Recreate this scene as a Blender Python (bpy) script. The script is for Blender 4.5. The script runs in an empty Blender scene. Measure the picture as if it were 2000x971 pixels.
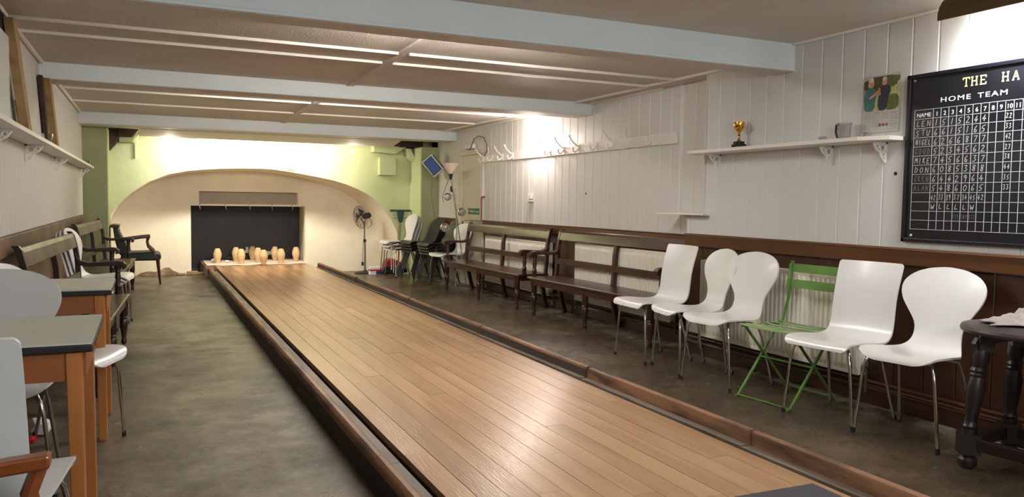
import bpy, bmesh, math, random
from mathutils import Vector, Matrix, Euler
random.seed(7)
PI = math.pi
sc = bpy.context.scene
col = sc.collection

# ------------------------------------------------------------------ camera
YAW, PIT, ROL, FPX, CAMH = 0.43333778, 0.05873497, -0.01426681, 1544.9, 1.2
fw = Vector((math.sin(YAW)*math.cos(PIT), math.cos(YAW)*math.cos(PIT), -math.sin(PIT)))
rt = Vector((math.cos(YAW), -math.sin(YAW), 0))
dn = fw.cross(rt)
rt2 = rt*math.cos(ROL) + dn*math.sin(ROL)
dn2 = -rt*math.sin(ROL) + dn*math.cos(ROL)
cam_d = bpy.data.cameras.new('camera'); cam = bpy.data.objects.new('camera', cam_d); col.objects.link(cam)
m = Matrix.Identity(4)
for i in range(3):
    m[i][0] = rt2[i]; m[i][1] = -dn2[i]; m[i][2] = -fw[i]
m.translation = Vector((0, 0, CAMH))
cam.matrix_world = m
cam_d.sensor_fit = 'HORIZONTAL'; cam_d.sensor_width = 36; cam_d.lens = FPX/2000*36; cam_d.clip_start = .05
sc.camera = cam
# ------------------------------------------------------------------ world, exposure
w = bpy.data.worlds.new('world'); sc.world = w; w.use_nodes = True
w.node_tree.nodes['Background'].inputs[0].default_value = (.6, .6, .6, 1)
w.node_tree.nodes['Background'].inputs[1].default_value = .0
sc.view_settings.view_transform = 'Standard'; sc.view_settings.look = 'None'
sc.view_settings.gamma = 1; sc.view_settings.exposure = 0.27; sc.view_settings.use_curve_mapping = False
try:
    sc.cycles.max_bounces = 8; sc.cycles.diffuse_bounces = 5; sc.cycles.sample_clamp_indirect = 4
except Exception: pass

def area(name, loc, rot, sx, sy, power, color, spread=180):
    d = bpy.data.lights.new(name, 'AREA'); d.shape = 'RECTANGLE'; d.size = sx; d.size_y = sy
    d.energy = power; d.color = color; d.spread = math.radians(spread)
    o = bpy.data.objects.new(name, d); o.location = loc; o.rotation_euler = rot; col.objects.link(o); return o
def point(name, loc, power, color, r=.05):
    d = bpy.data.lights.new(name, 'POINT'); d.energy = power; d.color = color; d.shadow_soft_size = r
    o = bpy.data.objects.new(name, d); o.location = loc; col.objects.link(o); return o
# room lamps: strip lights behind the beams, bulb on the right wall, trough lamp above the board, unseen ceiling lamps; last an added fill
area('beam_strip_light', (1.75, 4.56, 2.2), (math.radians(20), 0, 0), 1.3, .08, 14, (.93, .98, 1))
area('beam_strip_light', (1.5, 7.77, 2.2), (math.radians(20), 0, 0), 1.3, .08, 16, (.96, .98, .98))
point('wall_lamp_light', (4.01, 8.35, 1.93), 15, (1, .82, .75), .06)
area('arch_lamp_light', (1.42, 12.07, 2.06), (math.radians(32), 0, 0), 1.9, .05, 50, (1, .95, .86))
point('soffit_bulb_light', (.298, 12.03, 1.93), 2.5, (1, .93, .8), .03)
point('soffit_bulb_light', (2.866, 12.03, 1.91), 2.5, (1, .93, .8), .03)
area('trough_light', (3.78, 2.0, 2.2), (0, math.radians(-52), 0), .1, 1.4, 44, (.84, .91, 1), 125)
area('ceiling_strip_light', (1.4, 1.2, 2.25), (0, 0, 0), 1.2, .12, 12, (.92, .98, 1))
point('ceiling_globe_light', (.9, -.9, 1.95), 46, (.9, .97, 1), .15)
area('upward_fill_light', (1.6, -.6, 1.75), (math.radians(118), 0, 0), .7, .3, 36, (.9, .97, 1))  # added fill aimed upward to brighten beams and ceiling, no fitting behind it

# ------------------------------------------------------------------ materials
MATS = {}
def lin(c):
    return tuple((v/12.92 if v <= .04045 else ((v+.055)/1.055)**2.4) for v in [x/255 for x in c]) + (1,)
def mat(name, rgb, rough=.6, metal=0, bump=0, bscale=60, var=0, vscale=4, rgb2=None, stretch=None, objvar=0, coat=0, spec=.5, detail=4, trans=0, contrast=(.35, .65), bdist=.003, emit=0):
    if name in MATS: return MATS[name]
    mt = bpy.data.materials.new(name); mt.use_nodes = True; MATS[name] = mt
    nt = mt.node_tree; N = nt.nodes; L = nt.links; b = N['Principled BSDF']
    b.inputs['Roughness'].default_value = rough; b.inputs['Metallic'].default_value = metal
    b.inputs['Specular IOR Level'].default_value = spec
    b.inputs['Coat Weight'].default_value = coat; b.inputs['Coat Roughness'].default_value = .12
    b.inputs['Transmission Weight'].default_value = trans
    tc = N.new('ShaderNodeTexCoord'); mp = N.new('ShaderNodeMapping')
    if stretch: mp.inputs['Scale'].default_value = stretch
    L.new(tc.outputs['Object'], mp.inputs[0])
    c = lin(rgb)
    if emit:
        b.inputs['Emission Color'].default_value = c; b.inputs['Emission Strength'].default_value = emit
    last = None
    if rgb2 or var:
        nz = N.new('ShaderNodeTexNoise'); nz.inputs['Scale'].default_value = vscale; nz.inputs['Detail'].default_value = detail
        if objvar:
            oi = N.new('ShaderNodeObjectInfo'); ad = N.new('ShaderNodeVectorMath'); ad.operation = 'MULTIPLY_ADD'
            ad.inputs[1].default_value = (1, 1, 1); L.new(mp.outputs[0], ad.inputs[0])
            cx = N.new('ShaderNodeCombineXYZ'); mu = N.new('ShaderNodeMath'); mu.operation = 'MULTIPLY'; mu.inputs[1].default_value = 37
            L.new(oi.outputs['Random'], mu.inputs[0]); L.new(mu.outputs[0], cx.inputs[0]); L.new(mu.outputs[0], cx.inputs[2])
            L.new(cx.outputs[0], ad.inputs[2]); L.new(ad.outputs[0], nz.inputs['Vector'])
        else: L.new(mp.outputs[0], nz.inputs['Vector'])
        rp = N.new('ShaderNodeValToRGB'); rp.color_ramp.elements[0].position = contrast[0]; rp.color_ramp.elements[1].position = contrast[1]
        c2 = lin(rgb2) if rgb2 else tuple(v*(1-var) for v in c[:3])+(1,)
        rp.color_ramp.elements[0].color = c2; rp.color_ramp.elements[1].color = c
        L.new(nz.outputs['Fac'], rp.inputs[0]); last = rp.outputs[0]
    if objvar:
        oi2 = N.new('ShaderNodeObjectInfo'); mr = N.new('ShaderNodeMapRange'); mr.inputs[3].default_value = 1-objvar; mr.inputs[4].default_value = 1+objvar*.6
        L.new(oi2.outputs['Random'], mr.inputs[0])
        mx = N.new('ShaderNodeMix'); mx.data_type = 'RGBA'; mx.blend_type = 'MULTIPLY'; mx.inputs[0].default_value = 1
        if last: L.new(last, mx.inputs[6])
        else: mx.inputs[6].default_value = c
        L.new(mr.outputs[0], mx.inputs[7]); last = mx.outputs[2]
    if last: L.new(last, b.inputs['Base Color'])
    else: b.inputs['Base Color'].default_value = c
    if bump:
        n2 = N.new('ShaderNodeTexNoise'); n2.inputs['Scale'].default_value = bscale; n2.inputs['Detail'].default_value = 3
        bp = N.new('ShaderNodeBump'); bp.inputs['Strength'].default_value = bump; bp.inputs['Distance'].default_value = bdist
        L.new(mp.outputs[0], n2.inputs['Vector']); L.new(n2.outputs['Fac'], bp.inputs['Height']); L.new(bp.outputs[0], b.inputs['Normal']); L.new(bp.outputs[0], b.inputs['Coat Normal'])
    return mt

M_board = mat('white_painted_board', (212, 211, 208), .42, var=.05, vscale=2, bump=.1, bscale=25)
M_boardL = mat('left_painted_board', (208, 206, 200), .6, rgb2=(194, 191, 184), vscale=1.6, bump=.15, bscale=20)
M_ceil = mat('textured_ceiling', (206, 198, 188), .65, var=.06, vscale=3, bump=.9, bscale=85, bdist=.008)
M_beam = mat('pale_blue_beam', (214, 221, 221), .45, var=.05, vscale=3, bump=.1, bscale=12)
M_trim = mat('white_trim', (226, 222, 214), .4)
M_endwall = mat('green_cream_plaster', (206, 212, 174), .7, rgb2=(188, 198, 148), vscale=.7, bump=.35, bscale=9, bdist=.012)
M_column = mat('green_plaster', (158, 164, 122), .65, rgb2=(142, 150, 108), vscale=2, bump=.35, bscale=14, bdist=.01)
M_recess = mat('cream_plaster', (236, 226, 202), .75, rgb2=(222, 212, 188), vscale=1.8, bump=.4, bscale=8, bdist=.015, contrast=(.3, .5))
M_dark = mat('near_black', (12, 11, 11), .6)
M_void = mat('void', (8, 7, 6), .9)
M_black = mat('black_rubber_board', (34, 30, 34), .5, rgb2=(44, 40, 44), vscale=3)
M_grey = mat('grey_panel', (160, 152, 140), .6, var=.1, vscale=5)
M_dado = mat('brown_dado_gloss', (96, 58, 28), .32, rgb2=(78, 46, 22), vscale=1.2, stretch=(1, 1, 3), coat=.2, bump=.08, bscale=15)
M_dadolow = mat('brown_panel_low', (74, 44, 25), .35, rgb2=(60, 35, 20), vscale=1.5, coat=.15, bump=.08, bscale=15)
M_dadoL = mat('worn_brown_dado', (110, 82, 55), .5, rgb2=(68, 45, 29), vscale=2.5, contrast=(.35, .62))
M_floor = mat('worn_concrete', (112, 98, 80), .3)
M_plank = mat('lane_oak', (178, 143, 106), .28, rgb2=(156, 118, 84), vscale=2.2, stretch=(6, .5, 1), objvar=.12, bump=.4, bscale=30, detail=8, bdist=.004, coat=.12)
M_kerb = mat('kerb_wood', (132, 94, 66), .5, rgb2=(62, 42, 30), vscale=3.5, stretch=(3, .6, 3), bump=.4, bscale=18, contrast=(.36, .56), bdist=.006, detail=7)
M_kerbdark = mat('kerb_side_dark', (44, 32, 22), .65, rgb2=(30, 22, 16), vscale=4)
M_strip = mat('grey_worn_strip', (122, 110, 96), .6, rgb2=(88, 76, 64), vscale=5, stretch=(2, .4, 1))
M_shell = mat('white_lacquer', (215, 214, 212), .32, coat=.15)
M_chrome = mat('chrome', (200, 196, 190), .14, metal=1)
M_steel = mat('brushed_steel', (165, 160, 152), .32, metal=1)
M_foot = mat('black_plastic', (20, 19, 19), .45)
M_blackshell = mat('black_shell', (34, 33, 33), .35)
M_bench = mat('dark_mahogany', (68, 31, 25), .32, rgb2=(46, 21, 17), vscale=3, stretch=(4, 1, 4), coat=.15)
M_benchL = mat('worn_dark_bench', (86, 68, 49), .4, rgb2=(46, 32, 24), vscale=5, coat=.1, contrast=(.38, .6))
M_benchdark = mat('dark_bench_wood', (40, 23, 19), .4, coat=.1)
M_green = mat('green_metal_paint', (92, 134, 58), .45, rgb2=(80, 116, 52), vscale=8)
M_greenseat = mat('worn_green_paint', (152, 170, 126), .5, rgb2=(104, 138, 76), vscale=14)
M_radiator = mat('radiator_enamel', (236, 230, 214), .35)
M_pub = mat('dark_pub_table', (38, 25, 22), .38, rgb2=(28, 18, 16), vscale=4, coat=.08)
M_pubtop = mat('dark_table_top', (56, 43, 43), .45, rgb2=(42, 32, 32), vscale=6)
M_cloth = mat('grey_white_cloth', (156, 150, 147), .9, bump=.3, bscale=30)
M_formica = mat('grey_formica', (198, 198, 184), .35, var=.06, vscale=5)
M_tleg = mat('orange_brown_wood', (178, 112, 52), .42, rgb2=(156, 94, 42), vscale=3, stretch=(3, 3, .5), coat=.1)
M_tlegdark = mat('table_rail_wood', (158, 92, 42), .45, rgb2=(136, 76, 34), vscale=3)
M_pin = mat('skittle_wood', (216, 184, 140), .55, rgb2=(198, 164, 120), vscale=6, stretch=(1, 1, 4))
M_sheet = mat('pale_sheet', (226, 208, 184), .8, bump=.3, bscale=6)
M_paper = mat('white_paper', (228, 228, 226), .8)
M_uph = mat('dark_green_upholstery', (15, 24, 23), .5, bump=.1)
M_armw = mat('armchair_wood', (66, 32, 22), .32, coat=.2)
M_armo = mat('orange_arm_wood', (128, 66, 30), .3, coat=.3)
M_score = mat('blackboard', (17, 17, 21), .28, rgb2=(24, 24, 28), vscale=5)
M_scoreframe = mat('black_frame', (18, 18, 26), .3)
M_white = mat('white_lettering', (235, 235, 230), .6)
M_line = mat('white_rule', (200, 200, 200), .6)
M_chalk = mat('chalk', (178, 178, 176), .9)
M_chalkd = mat('faint_chalk', (108, 108, 108), .9)
M_gold = mat('gold_lettering', (236, 214, 140), .45)
M_trough = mat('brown_lamp_metal', (96, 76, 48), .35, metal=.4)
M_shade = mat('pinkish_shade', (226, 204, 188), .6)
M_blue = mat('blue_panel', (46, 84, 150), .5)
M_casing = mat('off_white_casing', (216, 212, 202), .5)
M_teal = mat('dark_teal_plastic', (22, 58, 54), .4)
M_red = mat('red_fabric', (150, 30, 34), .7)
M_redp = mat('red_plastic', (190, 24, 30), .4)
M_navy = mat('navy_print', (32, 40, 86), .5)
M_signg = mat('sign_green', (26, 98, 66), .5)
M_doorp = mat('door_paint', (204, 196, 180), .5)
M_rawwood = mat('raw_timber', (168, 138, 94), .7, rgb2=(138, 108, 68), vscale=3, stretch=(4, 4, .7))
M_rawdark = mat('old_dark_timber', (66, 46, 34), .8, rgb2=(40, 27, 20), vscale=4, bump=.5, bscale=20, bdist=.01)
M_brass = mat('gold_trophy', (226, 170, 70), .15, metal=1)
M_tube = mat('lamp_glow', (255, 244, 232), .5, emit=170)
M_warmtube = mat('warm_lamp_glow', (255, 240, 205), .5, emit=40)
M_cable = mat('brown_cable', (96, 52, 46), .5)
M_debris = mat('crumbling_plaster', (176, 150, 122), .9, rgb2=(132, 104, 82), vscale=7, bump=.8, bscale=30, bdist=.01)
M_red_rod = mat('red_brown_rod', (120, 52, 40), .4)
def glassmat():
    mt = bpy.data.materials.new('clear_glass'); mt.use_nodes = True
    b = mt.node_tree.nodes['Principled BSDF']; b.inputs['Transmission Weight'].default_value = 1; b.inputs['Roughness'].default_value = .03; b.inputs['IOR'].default_value = 1.3
    return mt
M_glass = glassmat()

def floor_nodes():
    mt = M_floor; nt = mt.node_tree; N = nt.nodes; L = nt.links; b = N['Principled BSDF']
    tc = N.new('ShaderNodeTexCoord')
    def nz(scale, det=5, rough=.6, vec=None, dist=0):
        n = N.new('ShaderNodeTexNoise'); n.inputs['Scale'].default_value = scale; n.inputs['Detail'].default_value = det; n.inputs['Roughness'].default_value = rough
        n.inputs['Distortion'].default_value = dist
        L.new(vec or tc.outputs['Object'], n.inputs['Vector']); return n
    def ramp(src, stops):
        r = N.new('ShaderNodeValToRGB'); e = r.color_ramp.elements
        e[0].position, e[0].color = stops[0][0], stops[0][1]; e[1].position, e[1].color = stops[1][0], stops[1][1]
        for q in stops[2:]: x = e.new(q[0]); x.color = q[1]
        L.new(src, r.inputs[0]); return r
    def mul(a_, b_, f_=1):
        m_ = N.new('ShaderNodeMix'); m_.data_type = 'RGBA'; m_.blend_type = 'MULTIPLY'; m_.inputs[0].default_value = f_
        L.new(a_, m_.inputs[6]); L.new(b_, m_.inputs[7]); return m_.outputs[2]
    a = ramp(nz(.9, 7, .65, dist=.6).outputs['Fac'], [(.32, lin((76, 64, 50))), (.68, lin((114, 99, 80))), (.5, lin((93, 80, 63)))])
    f = ramp(nz(9, 9, .8, dist=.4).outputs['Fac'], [(.38, (.48, .46, .44, 1)), (.6, (1.1, 1.1, 1.1, 1))])
    g_ = ramp(nz(55, 6, .8).outputs['Fac'], [(.35, (.7, .7, .7, 1)), (.65, (1.12, 1.12, 1.12, 1))])
    base = mul(mul(a.outputs[0], f.outputs[0], .75), g_.outputs[0], .8)
    fl = ramp(nz(17, 8, .8, dist=.5).outputs['Fac'], [(.61, (0, 0, 0, 1)), (.67, (1, 1, 1, 1))])
    big = ramp(nz(1.6, 3).outputs['Fac'], [(.42, (0, 0, 0, 1)), (.6, (1, 1, 1, 1))])
    mm = N.new('ShaderNodeMath'); mm.operation = 'MULTIPLY'; L.new(fl.outputs[0], mm.inputs[0]); L.new(big.outputs[0], mm.inputs[1])
    m3 = N.new('ShaderNodeMath'); m3.operation = 'MULTIPLY'; m3.inputs[1].default_value = .75; L.new(mm.outputs[0], m3.inputs[0])
    m2 = N.new('ShaderNodeMix'); m2.data_type = 'RGBA'; m2.inputs[7].default_value = lin((180, 172, 152))
    L.new(m3.outputs[0], m2.inputs[0]); L.new(base, m2.inputs[6]); L.new(m2.outputs[2], b.inputs['Base Color'])
    sx = N.new('ShaderNodeSeparateXYZ'); L.new(tc.outputs['Object'], sx.inputs[0])
    def mrange(src, a0, a1, b0, b1):
        q = N.new('ShaderNodeMapRange'); q.inputs[1].default_value = a0; q.inputs[2].default_value = a1; q.inputs[3].default_value = b0; q.inputs[4].default_value = b1
        L.new(src, q.inputs[0]); return q.outputs[0]
    def mth(op, a_, b_):
        q = N.new('ShaderNodeMath'); q.operation = op
        for i_, v_ in enumerate((a_, b_)):
            if isinstance(v_, (int, float)): q.inputs[i_].default_value = v_
            else: L.new(v_, q.inputs[i_])
        return q.outputs[0]
    dust = mth('MULTIPLY', mrange(sx.outputs[0], 3.72, 3.98, 0, 1), mrange(nz(5, 6, .75).outputs['Fac'], .42, .6, 0, .8))
    m4 = N.new('ShaderNodeMix'); m4.data_type = 'RGBA'; m4.inputs[7].default_value = lin((150, 146, 130))
    L.new(dust, m4.inputs[0]); L.new(m2.outputs[2], m4.inputs[6])
    right_tone = mul(m4.outputs[2], ramp(mrange(sx.outputs[0], 2.3, 2.9, 0, 1), [(0, (1, 1, 1, 1)), (1, (.9, .87, .84, 1))]).outputs[0])  # base colour turned slightly darker and warmer right of the lane
    L.new(right_tone, b.inputs['Base Color'])
    rr = ramp(nz(2.4, 6, .7).outputs['Fac'], [(.35, (.26, .26, .26, 1)), (.65, (.58, .58, .58, 1))])
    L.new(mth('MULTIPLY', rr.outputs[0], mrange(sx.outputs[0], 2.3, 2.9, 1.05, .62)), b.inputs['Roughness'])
    bp = N.new('ShaderNodeBump'); bp.inputs['Strength'].default_value = .5; bp.inputs['Distance'].default_value = .005
    L.new(nz(45, 7, .75).outputs['Fac'], bp.inputs['Height']); L.new(bp.outputs[0], b.inputs['Normal'])
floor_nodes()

# ------------------------------------------------------------------ mesh helpers
class MB:
    def __init__(s): s.v = []; s.f = []
    def add(s, vs, fs):
        o = len(s.v); s.v += [tuple(v) for v in vs]; s.f += [tuple(o+i for i in f) for f in fs]; return s
    def box(s, x0, y0, z0, x1, y1, z1, M=None):
        vs = [Vector(p) for p in ((x0,y0,z0),(x1,y0,z0),(x1,y1,z0),(x0,y1,z0),(x0,y0,z1),(x1,y0,z1),(x1,y1,z1),(x0,y1,z1))]
        if M: vs = [M @ v for v in vs]
        return s.add(vs, [(0,3,2,1),(4,5,6,7),(0,1,5,4),(1,2,6,5),(2,3,7,6),(3,0,4,7)])
    def tube(s, pts, r, n=8, closed=False, caps=True):
        pts = [Vector(p) for p in pts]; k = len(pts); rs = r if isinstance(r, (list, tuple)) else [r]*k
        rings = []; up = None
        for i, p in enumerate(pts):
            if closed: t = pts[(i+1) % k]-pts[i-1]
            else: t = (pts[min(i+1, k-1)]-pts[max(i-1, 0)])
            t = t.normalized() if t.length > 1e-9 else Vector((0, 0, 1))
            if up is None: up = Vector((0, 0, 1)) if abs(t.z) < .9 else Vector((1, 0, 0))
            a = (up - t*up.dot(t)); a = a.normalized() if a.length > 1e-6 else t.orthogonal().normalized()
            up = a; b = t.cross(a)
            rings.append([p + (a*math.cos(2*PI*j/n)+b*math.sin(2*PI*j/n))*rs[i] for j in range(n)])
        vs = [v for rg in rings for v in rg]; fs = []
        for i in range(k if closed else k-1):
            i2 = (i+1) % k
            for j in range(n): fs.append((i*n+j, i*n+(j+1) % n, i2*n+(j+1) % n, i2*n+j))
        if caps and not closed: fs += [tuple(range(n))[::-1], tuple((k-1)*n+j for j in range(n))]
        return s.add(vs, fs)
    def lathe(s, prof, c=(0, 0, 0), n=16, M=None):
        vs = []; fs = []
        for r, z in prof:
            for j in range(n):
                v = Vector((r*math.cos(2*PI*j/n), r*math.sin(2*PI*j/n), z)); v = (M @ v) if M else v
                vs.append(v+Vector(c))
        k = len(prof)
        for i in range(k-1):
            for j in range(n): fs.append((i*n+j, i*n+(j+1) % n, (i+1)*n+(j+1) % n, (i+1)*n+j))
        fs += [tuple(range(n))[::-1], tuple((k-1)*n+j for j in range(n))]
        return s.add(vs, fs)
    def prism(s, poly, o, u, v, wv):
        """poly 2D points in axes u,v from o, extruded by vector wv"""
        o, u, v, wv = Vector(o), Vector(u), Vector(v), Vector(wv); n = len(poly)
        a = [o+u*p[0]+v*p[1] for p in poly]; b = [p+wv for p in a]
        return s.add(a+b, [tuple(range(n))[::-1], tuple(range(n, 2*n))]+[(i, (i+1) % n, n+(i+1) % n, n+i) for i in range(n)])
    def sphere(s, c, r, n=12, sc_=(1, 1, 1)):
        prof = [(max(.0005, r*math.sin(PI*i/8)), -r*math.cos(PI*i/8)) for i in range(9)]
        M = Matrix.Diagonal((sc_[0], sc_[1], sc_[2]))
        return s.lathe(prof, c, n, M)
    def build(s, name, m_, parent=None, loc=(0, 0, 0), rot=(0, 0, 0), smooth=False, bevel=0):
        me = bpy.data.meshes.new(name); me.from_pydata(s.v, [], s.f)
        bm = bmesh.new(); bm.from_mesh(me); bmesh.ops.recalc_face_normals(bm, faces=bm.faces); bm.to_mesh(me); bm.free()
        me.materials.append(m_)
        o = bpy.data.objects.new(name, me); col.objects.link(o); o.location = loc; o.rotation_euler = rot
        if parent: o.parent = parent
        if smooth:
            me.polygons.foreach_set('use_smooth', [True]*len(me.polygons))
            try: me.set_sharp_from_angle(angle=math.radians(38))
            except Exception: pass
        if bevel:
            b = o.modifiers.new('bevel', 'BEVEL'); b.width = bevel; b.segments = 2; b.limit_method = 'ANGLE'
        return o

def tag(o, label, cat, group=None, kind=None):
    o['label'] = label; o['category'] = cat
    if group: o['group'] = group
    if kind: o['kind'] = kind
    return o
def thing(name, label, cat, loc=(0, 0, 0), rz=0, group=None):
    o = bpy.data.objects.new(name, None); o.empty_display_size = .1; col.objects.link(o)
    o.location = loc; o.rotation_euler = (0, 0, rz); return tag(o, label, cat, group)
def S(o, label=None):
    o['kind'] = 'structure'
    if label: o['label'] = label
    return o
def kids(o): return [c for c in bpy.data.objects if c.parent == o]
def copy_tree(o, loc=None, rz=None, label=None, group=None, tilt=None):
    def rec(src, par):
        c = src.copy(); col.objects.link(c)
        if par: c.parent = par
        for k in KID.get(src.name, []): rec(k, c)
        return c
    KID = {}
    for x in bpy.data.objects:
        if x.parent: KID.setdefault(x.parent.name, []).append(x)
    r = rec(o, None)
    if loc is not None: r.location = loc
    if rz is not None: r.rotation_euler = (0, 0, rz)
    if label: r['label'] = label
    if group: r['group'] = group
    elif 'group' in r: del r['group']
    return r
def chamfer_board(wd, th, L, c=.006):
    """board: width along y, thickness along -x (front face at x=-th), length along z from 0"""
    poly = [(0, 0), (0, wd), (-th+c, wd), (-th, wd-c), (-th, c), (-th+c, 0)]
    return MB().prism(poly, (0, 0, 0), (1, 0, 0), (0, 1, 0), (0, 0, L))

XR, XF, XL = 4.02, 4.22, -.745
# ------------------------------------------------------------------ the setting
fb = MB().box(-1.2, -3, -.1, 4.6, 14.5, 0)
S(fb.build('floor', M_floor), 'worn brown grey concrete floor with pale scuffs')
# ceilings
cb = MB().box(-1.2, -3, 2.30, 4.6, 4.2, 2.42); cb.box(-1.2, 4.2, 2.24, 4.6, 12.75, 2.42)
ceil = S(cb.build('ceiling', M_ceil), 'textured off-white ceiling above the alley')
# ceiling beams
def beam(y0, y1, z, x1):
    b = MB().box(-.8, y0, z, x1, y1, 2.32)
    b.box(-.8, y0-.008, z-.004, x1, y0+.012, z+.014)
    return b
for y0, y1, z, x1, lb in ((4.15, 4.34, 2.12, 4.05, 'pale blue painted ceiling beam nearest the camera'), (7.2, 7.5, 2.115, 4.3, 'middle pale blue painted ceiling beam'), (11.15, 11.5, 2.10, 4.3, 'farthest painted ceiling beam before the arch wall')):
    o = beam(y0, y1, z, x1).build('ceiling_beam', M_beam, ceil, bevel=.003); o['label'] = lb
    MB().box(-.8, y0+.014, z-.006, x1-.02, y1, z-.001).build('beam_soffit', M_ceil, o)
bb = MB(); bb.prism([(11.50, 2.085), (11.97, 2.025), (11.99, 2.24), (11.50, 2.24)], (-.08, 0, 0), (0, 1, 0), (0, 0, 1), (3.55, 0, 0))
o = bb.build('ceiling_soffit', M_ceil, ceil); o['label'] = 'low sloping soffit between last beam and arch wall'
def batten(x0, y0, x1, y1, wd=.022, th=.018, z=2.24):
    d = Vector((x1-x0, y1-y0, 0)).normalized(); n = Vector((-d.y, d.x, 0))
    b = MB().prism([(-wd/2, 0), (wd/2, 0), (wd/2-.005, -th), (-wd/2+.005, -th)], (x0, y0, z), n, (0, 0, 1), (x1-x0, y1-y0, 0))
    return b.build('batten', M_trim, ceil)
for y in (5.45, 5.87, 8.70, 9.82):
    batten(XL+.02, y, 1.62, y); batten(1.70, y, 3.98, y+.01)
for q in (batten(1.63, 4.36, 1.69, 7.2, .07, .014), batten(1.66, 7.5, 1.70, 11.15, .07, .014)): q.data.materials[0] = M_ceil
batten(XL+.02, 4.36, XL+.02, 7.2, .03); batten(XL+.02, 7.5, XL+.02, 11.15, .03)
batten(4.0, 4.36, 4.0, 5.9, .03); batten(4.02, 5.92, 4.02, 7.2, .03); batten(4.2, 5.92, 4.2, 7.2, .03); batten(4.0, 7.5, 4.0, 11.1, .03); batten(4.2, 7.5, 4.2, 11.1, .02)
batten(4.0, -.5, 4.0, 4.14, .02, .014, 2.30)

# right wall
wr = MB(); wr.box(XR+.02, -3, 0, 4.6, 5.08, .95); wr.box(XR+.006, -3, .95, 4.6, 5.08, 2.4); wr.box(XR+.02, 5.08, 0, 4.6, 5.28, .95); wr.box(XR+.006, 5.08, .95, 4.6, 5.28, 1.11); wr.box(XF+.02, 5.28, 0, 4.6, 12.0, .93); wr.box(XF+.006, 5.08, .93, 4.6, 12.0, 2.4)
wall_r = S(wr.build('wall_right', M_board), 'white boarded right-hand wall above brown dado')
near_full = chamfer_board(.165, .018, 2.30-.958)
y = 5.08-.168; first = None
k = 0
while y > 1.2:
    if first is None:
        first = near_full.build('board', M_board, wall_r, (XR+.02, y, .955))
    else:
        c = first.copy(); col.objects.link(c); c.location = (XR+.02, y, .955)
    y -= .168; k += 1
# lower step of the near wall, with ledge
near_low = chamfer_board(.165, .018, 1.115-.955)
o = near_low.build('board', M_board, wall_r, (XR+.02, 5.08, .955))
ret = MB().box(XR+.002, 5.245, .955, XF+.02, 5.283, 1.115); ret.box(XR+.002, 5.062, 1.115, XF+.02, 5.085, 2.24)
ret.build('corner_post', M_board, wall_r)
y = 5.30; first = None
far_full = chamfer_board(.165, .018, 2.24-.935)
while y < 10.05:
    if first is None: first = far_full.build('board', M_board, wall_r, (XF+.02, y, .935))
    else:
        c = first.copy(); col.objects.link(c); c.location = (XF+.02, y, .935)
    y += .168
MB().box(XF-.012, 5.64, 1.12, XF+.02, 5.665, 2.24).build('corner_bead', M_trim, wall_r)
# plain plaster beyond the boards, door 1 with frame
MB().box(XF, 10.95, .94, XF+.02, 11.95, 2.24).build('plaster_panel', M_board, wall_r)
d = MB().box(XF-.002, 10.15, 0, XF+.02, 10.88, 1.86)
door = S(d.build('door_1', M_doorp), 'pale painted fire exit door beyond the coat hooks')
fr = MB().box(XF-.03, 10.86, 0, XF+.01, 10.98, 1.858); fr.box(XF-.03, 10.06, 0, XF+.01, 10.15, 1.858); fr.box(XF-.032, 10.05, 1.86, XF+.01, 10.99, 1.93)
fr.build('door_frame', M_doorp, door, bevel=.006)
MB().tube([(XF-.09, 9.98, .935), (XF-.09, 10.56, .93)], .012).build('push_bar', M_steel, door, smooth=True)
MB().tube([(XF-.05, 10.03, 1.26), (XF-.05, 10.03, .94)], .011).tube([(XF-.05, 10.03, 1.26), (XF, 10.03, 1.27)], .01).build('bolt_rod', M_red_rod, door, smooth=True)
MB().tube([(XF-.02, 10.12, .95), (XF-.02, 10.12, 1.9)], .012).build('conduit', M_trim, door)
# dado right: rail + boards + skirting
trim_r = MB(); trim_r.box(XR-.022, -3, .865, XR+.03, 5.28, .952); trim_r.prism([(XR-.03, .952), (XR+.03, .952), (XR+.03, .966), (XR-.022, .966)], (0, -3, 0), (1, 0, 0), (0, 0, 1), (0, 8.285, 0))
t1 = S(trim_r.build('trim_1', M_dado, bevel=.004), 'glossy brown dado rail on the near part of the right wall')
t2b = MB().box(XF-.022, 5.28, .848, XF+.03, 10.12, .935); t2b.box(XF-.03, 5.28, .935, XF+.03, 10.12, .945)
t2 = S(t2b.build('trim_2', M_dado, bevel=.004), 'brown dado rail behind the benches')
t3b = MB().box(XF-.022, 10.95, .83, XF+.03, 11.92, .945)
S(t3b.build('trim_3', M_dado, bevel=.004), 'short brown dado rail beyond the fire exit door')
lowb = chamfer_board(.196, .014, .865, .003); y = 5.28-.2; first = None
while y > 1.2:
    if first is None: first = lowb.build('dado_board', M_dadolow, wall_r, (XR+.022, y, 0))
    else:
        c = first.copy(); col.objects.link(c); c.location = (XR+.022, y, 0)
    y -= .2
lowf = chamfer_board(.196, .014, .85, .003); y = 5.29; first = None
while y < 10.0:
    if first is None: first = lowf.build('dado_board', M_dadolow, wall_r, (XF+.022, y, 0))
    else:
        c = first.copy(); col.objects.link(c); c.location = (XF+.022, y, 0)
    y += .2
sk = MB().box(XR-.015, -3, 0, XR+.02, 5.28, .11); S(sk.build('baseboard_right', M_dadolow, bevel=.004))
sk = MB().box(XF-.015, 5.28, 0, XF+.02, 10.05, .11); S(sk.build('baseboard_right', M_dadolow, bevel=.004))
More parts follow.
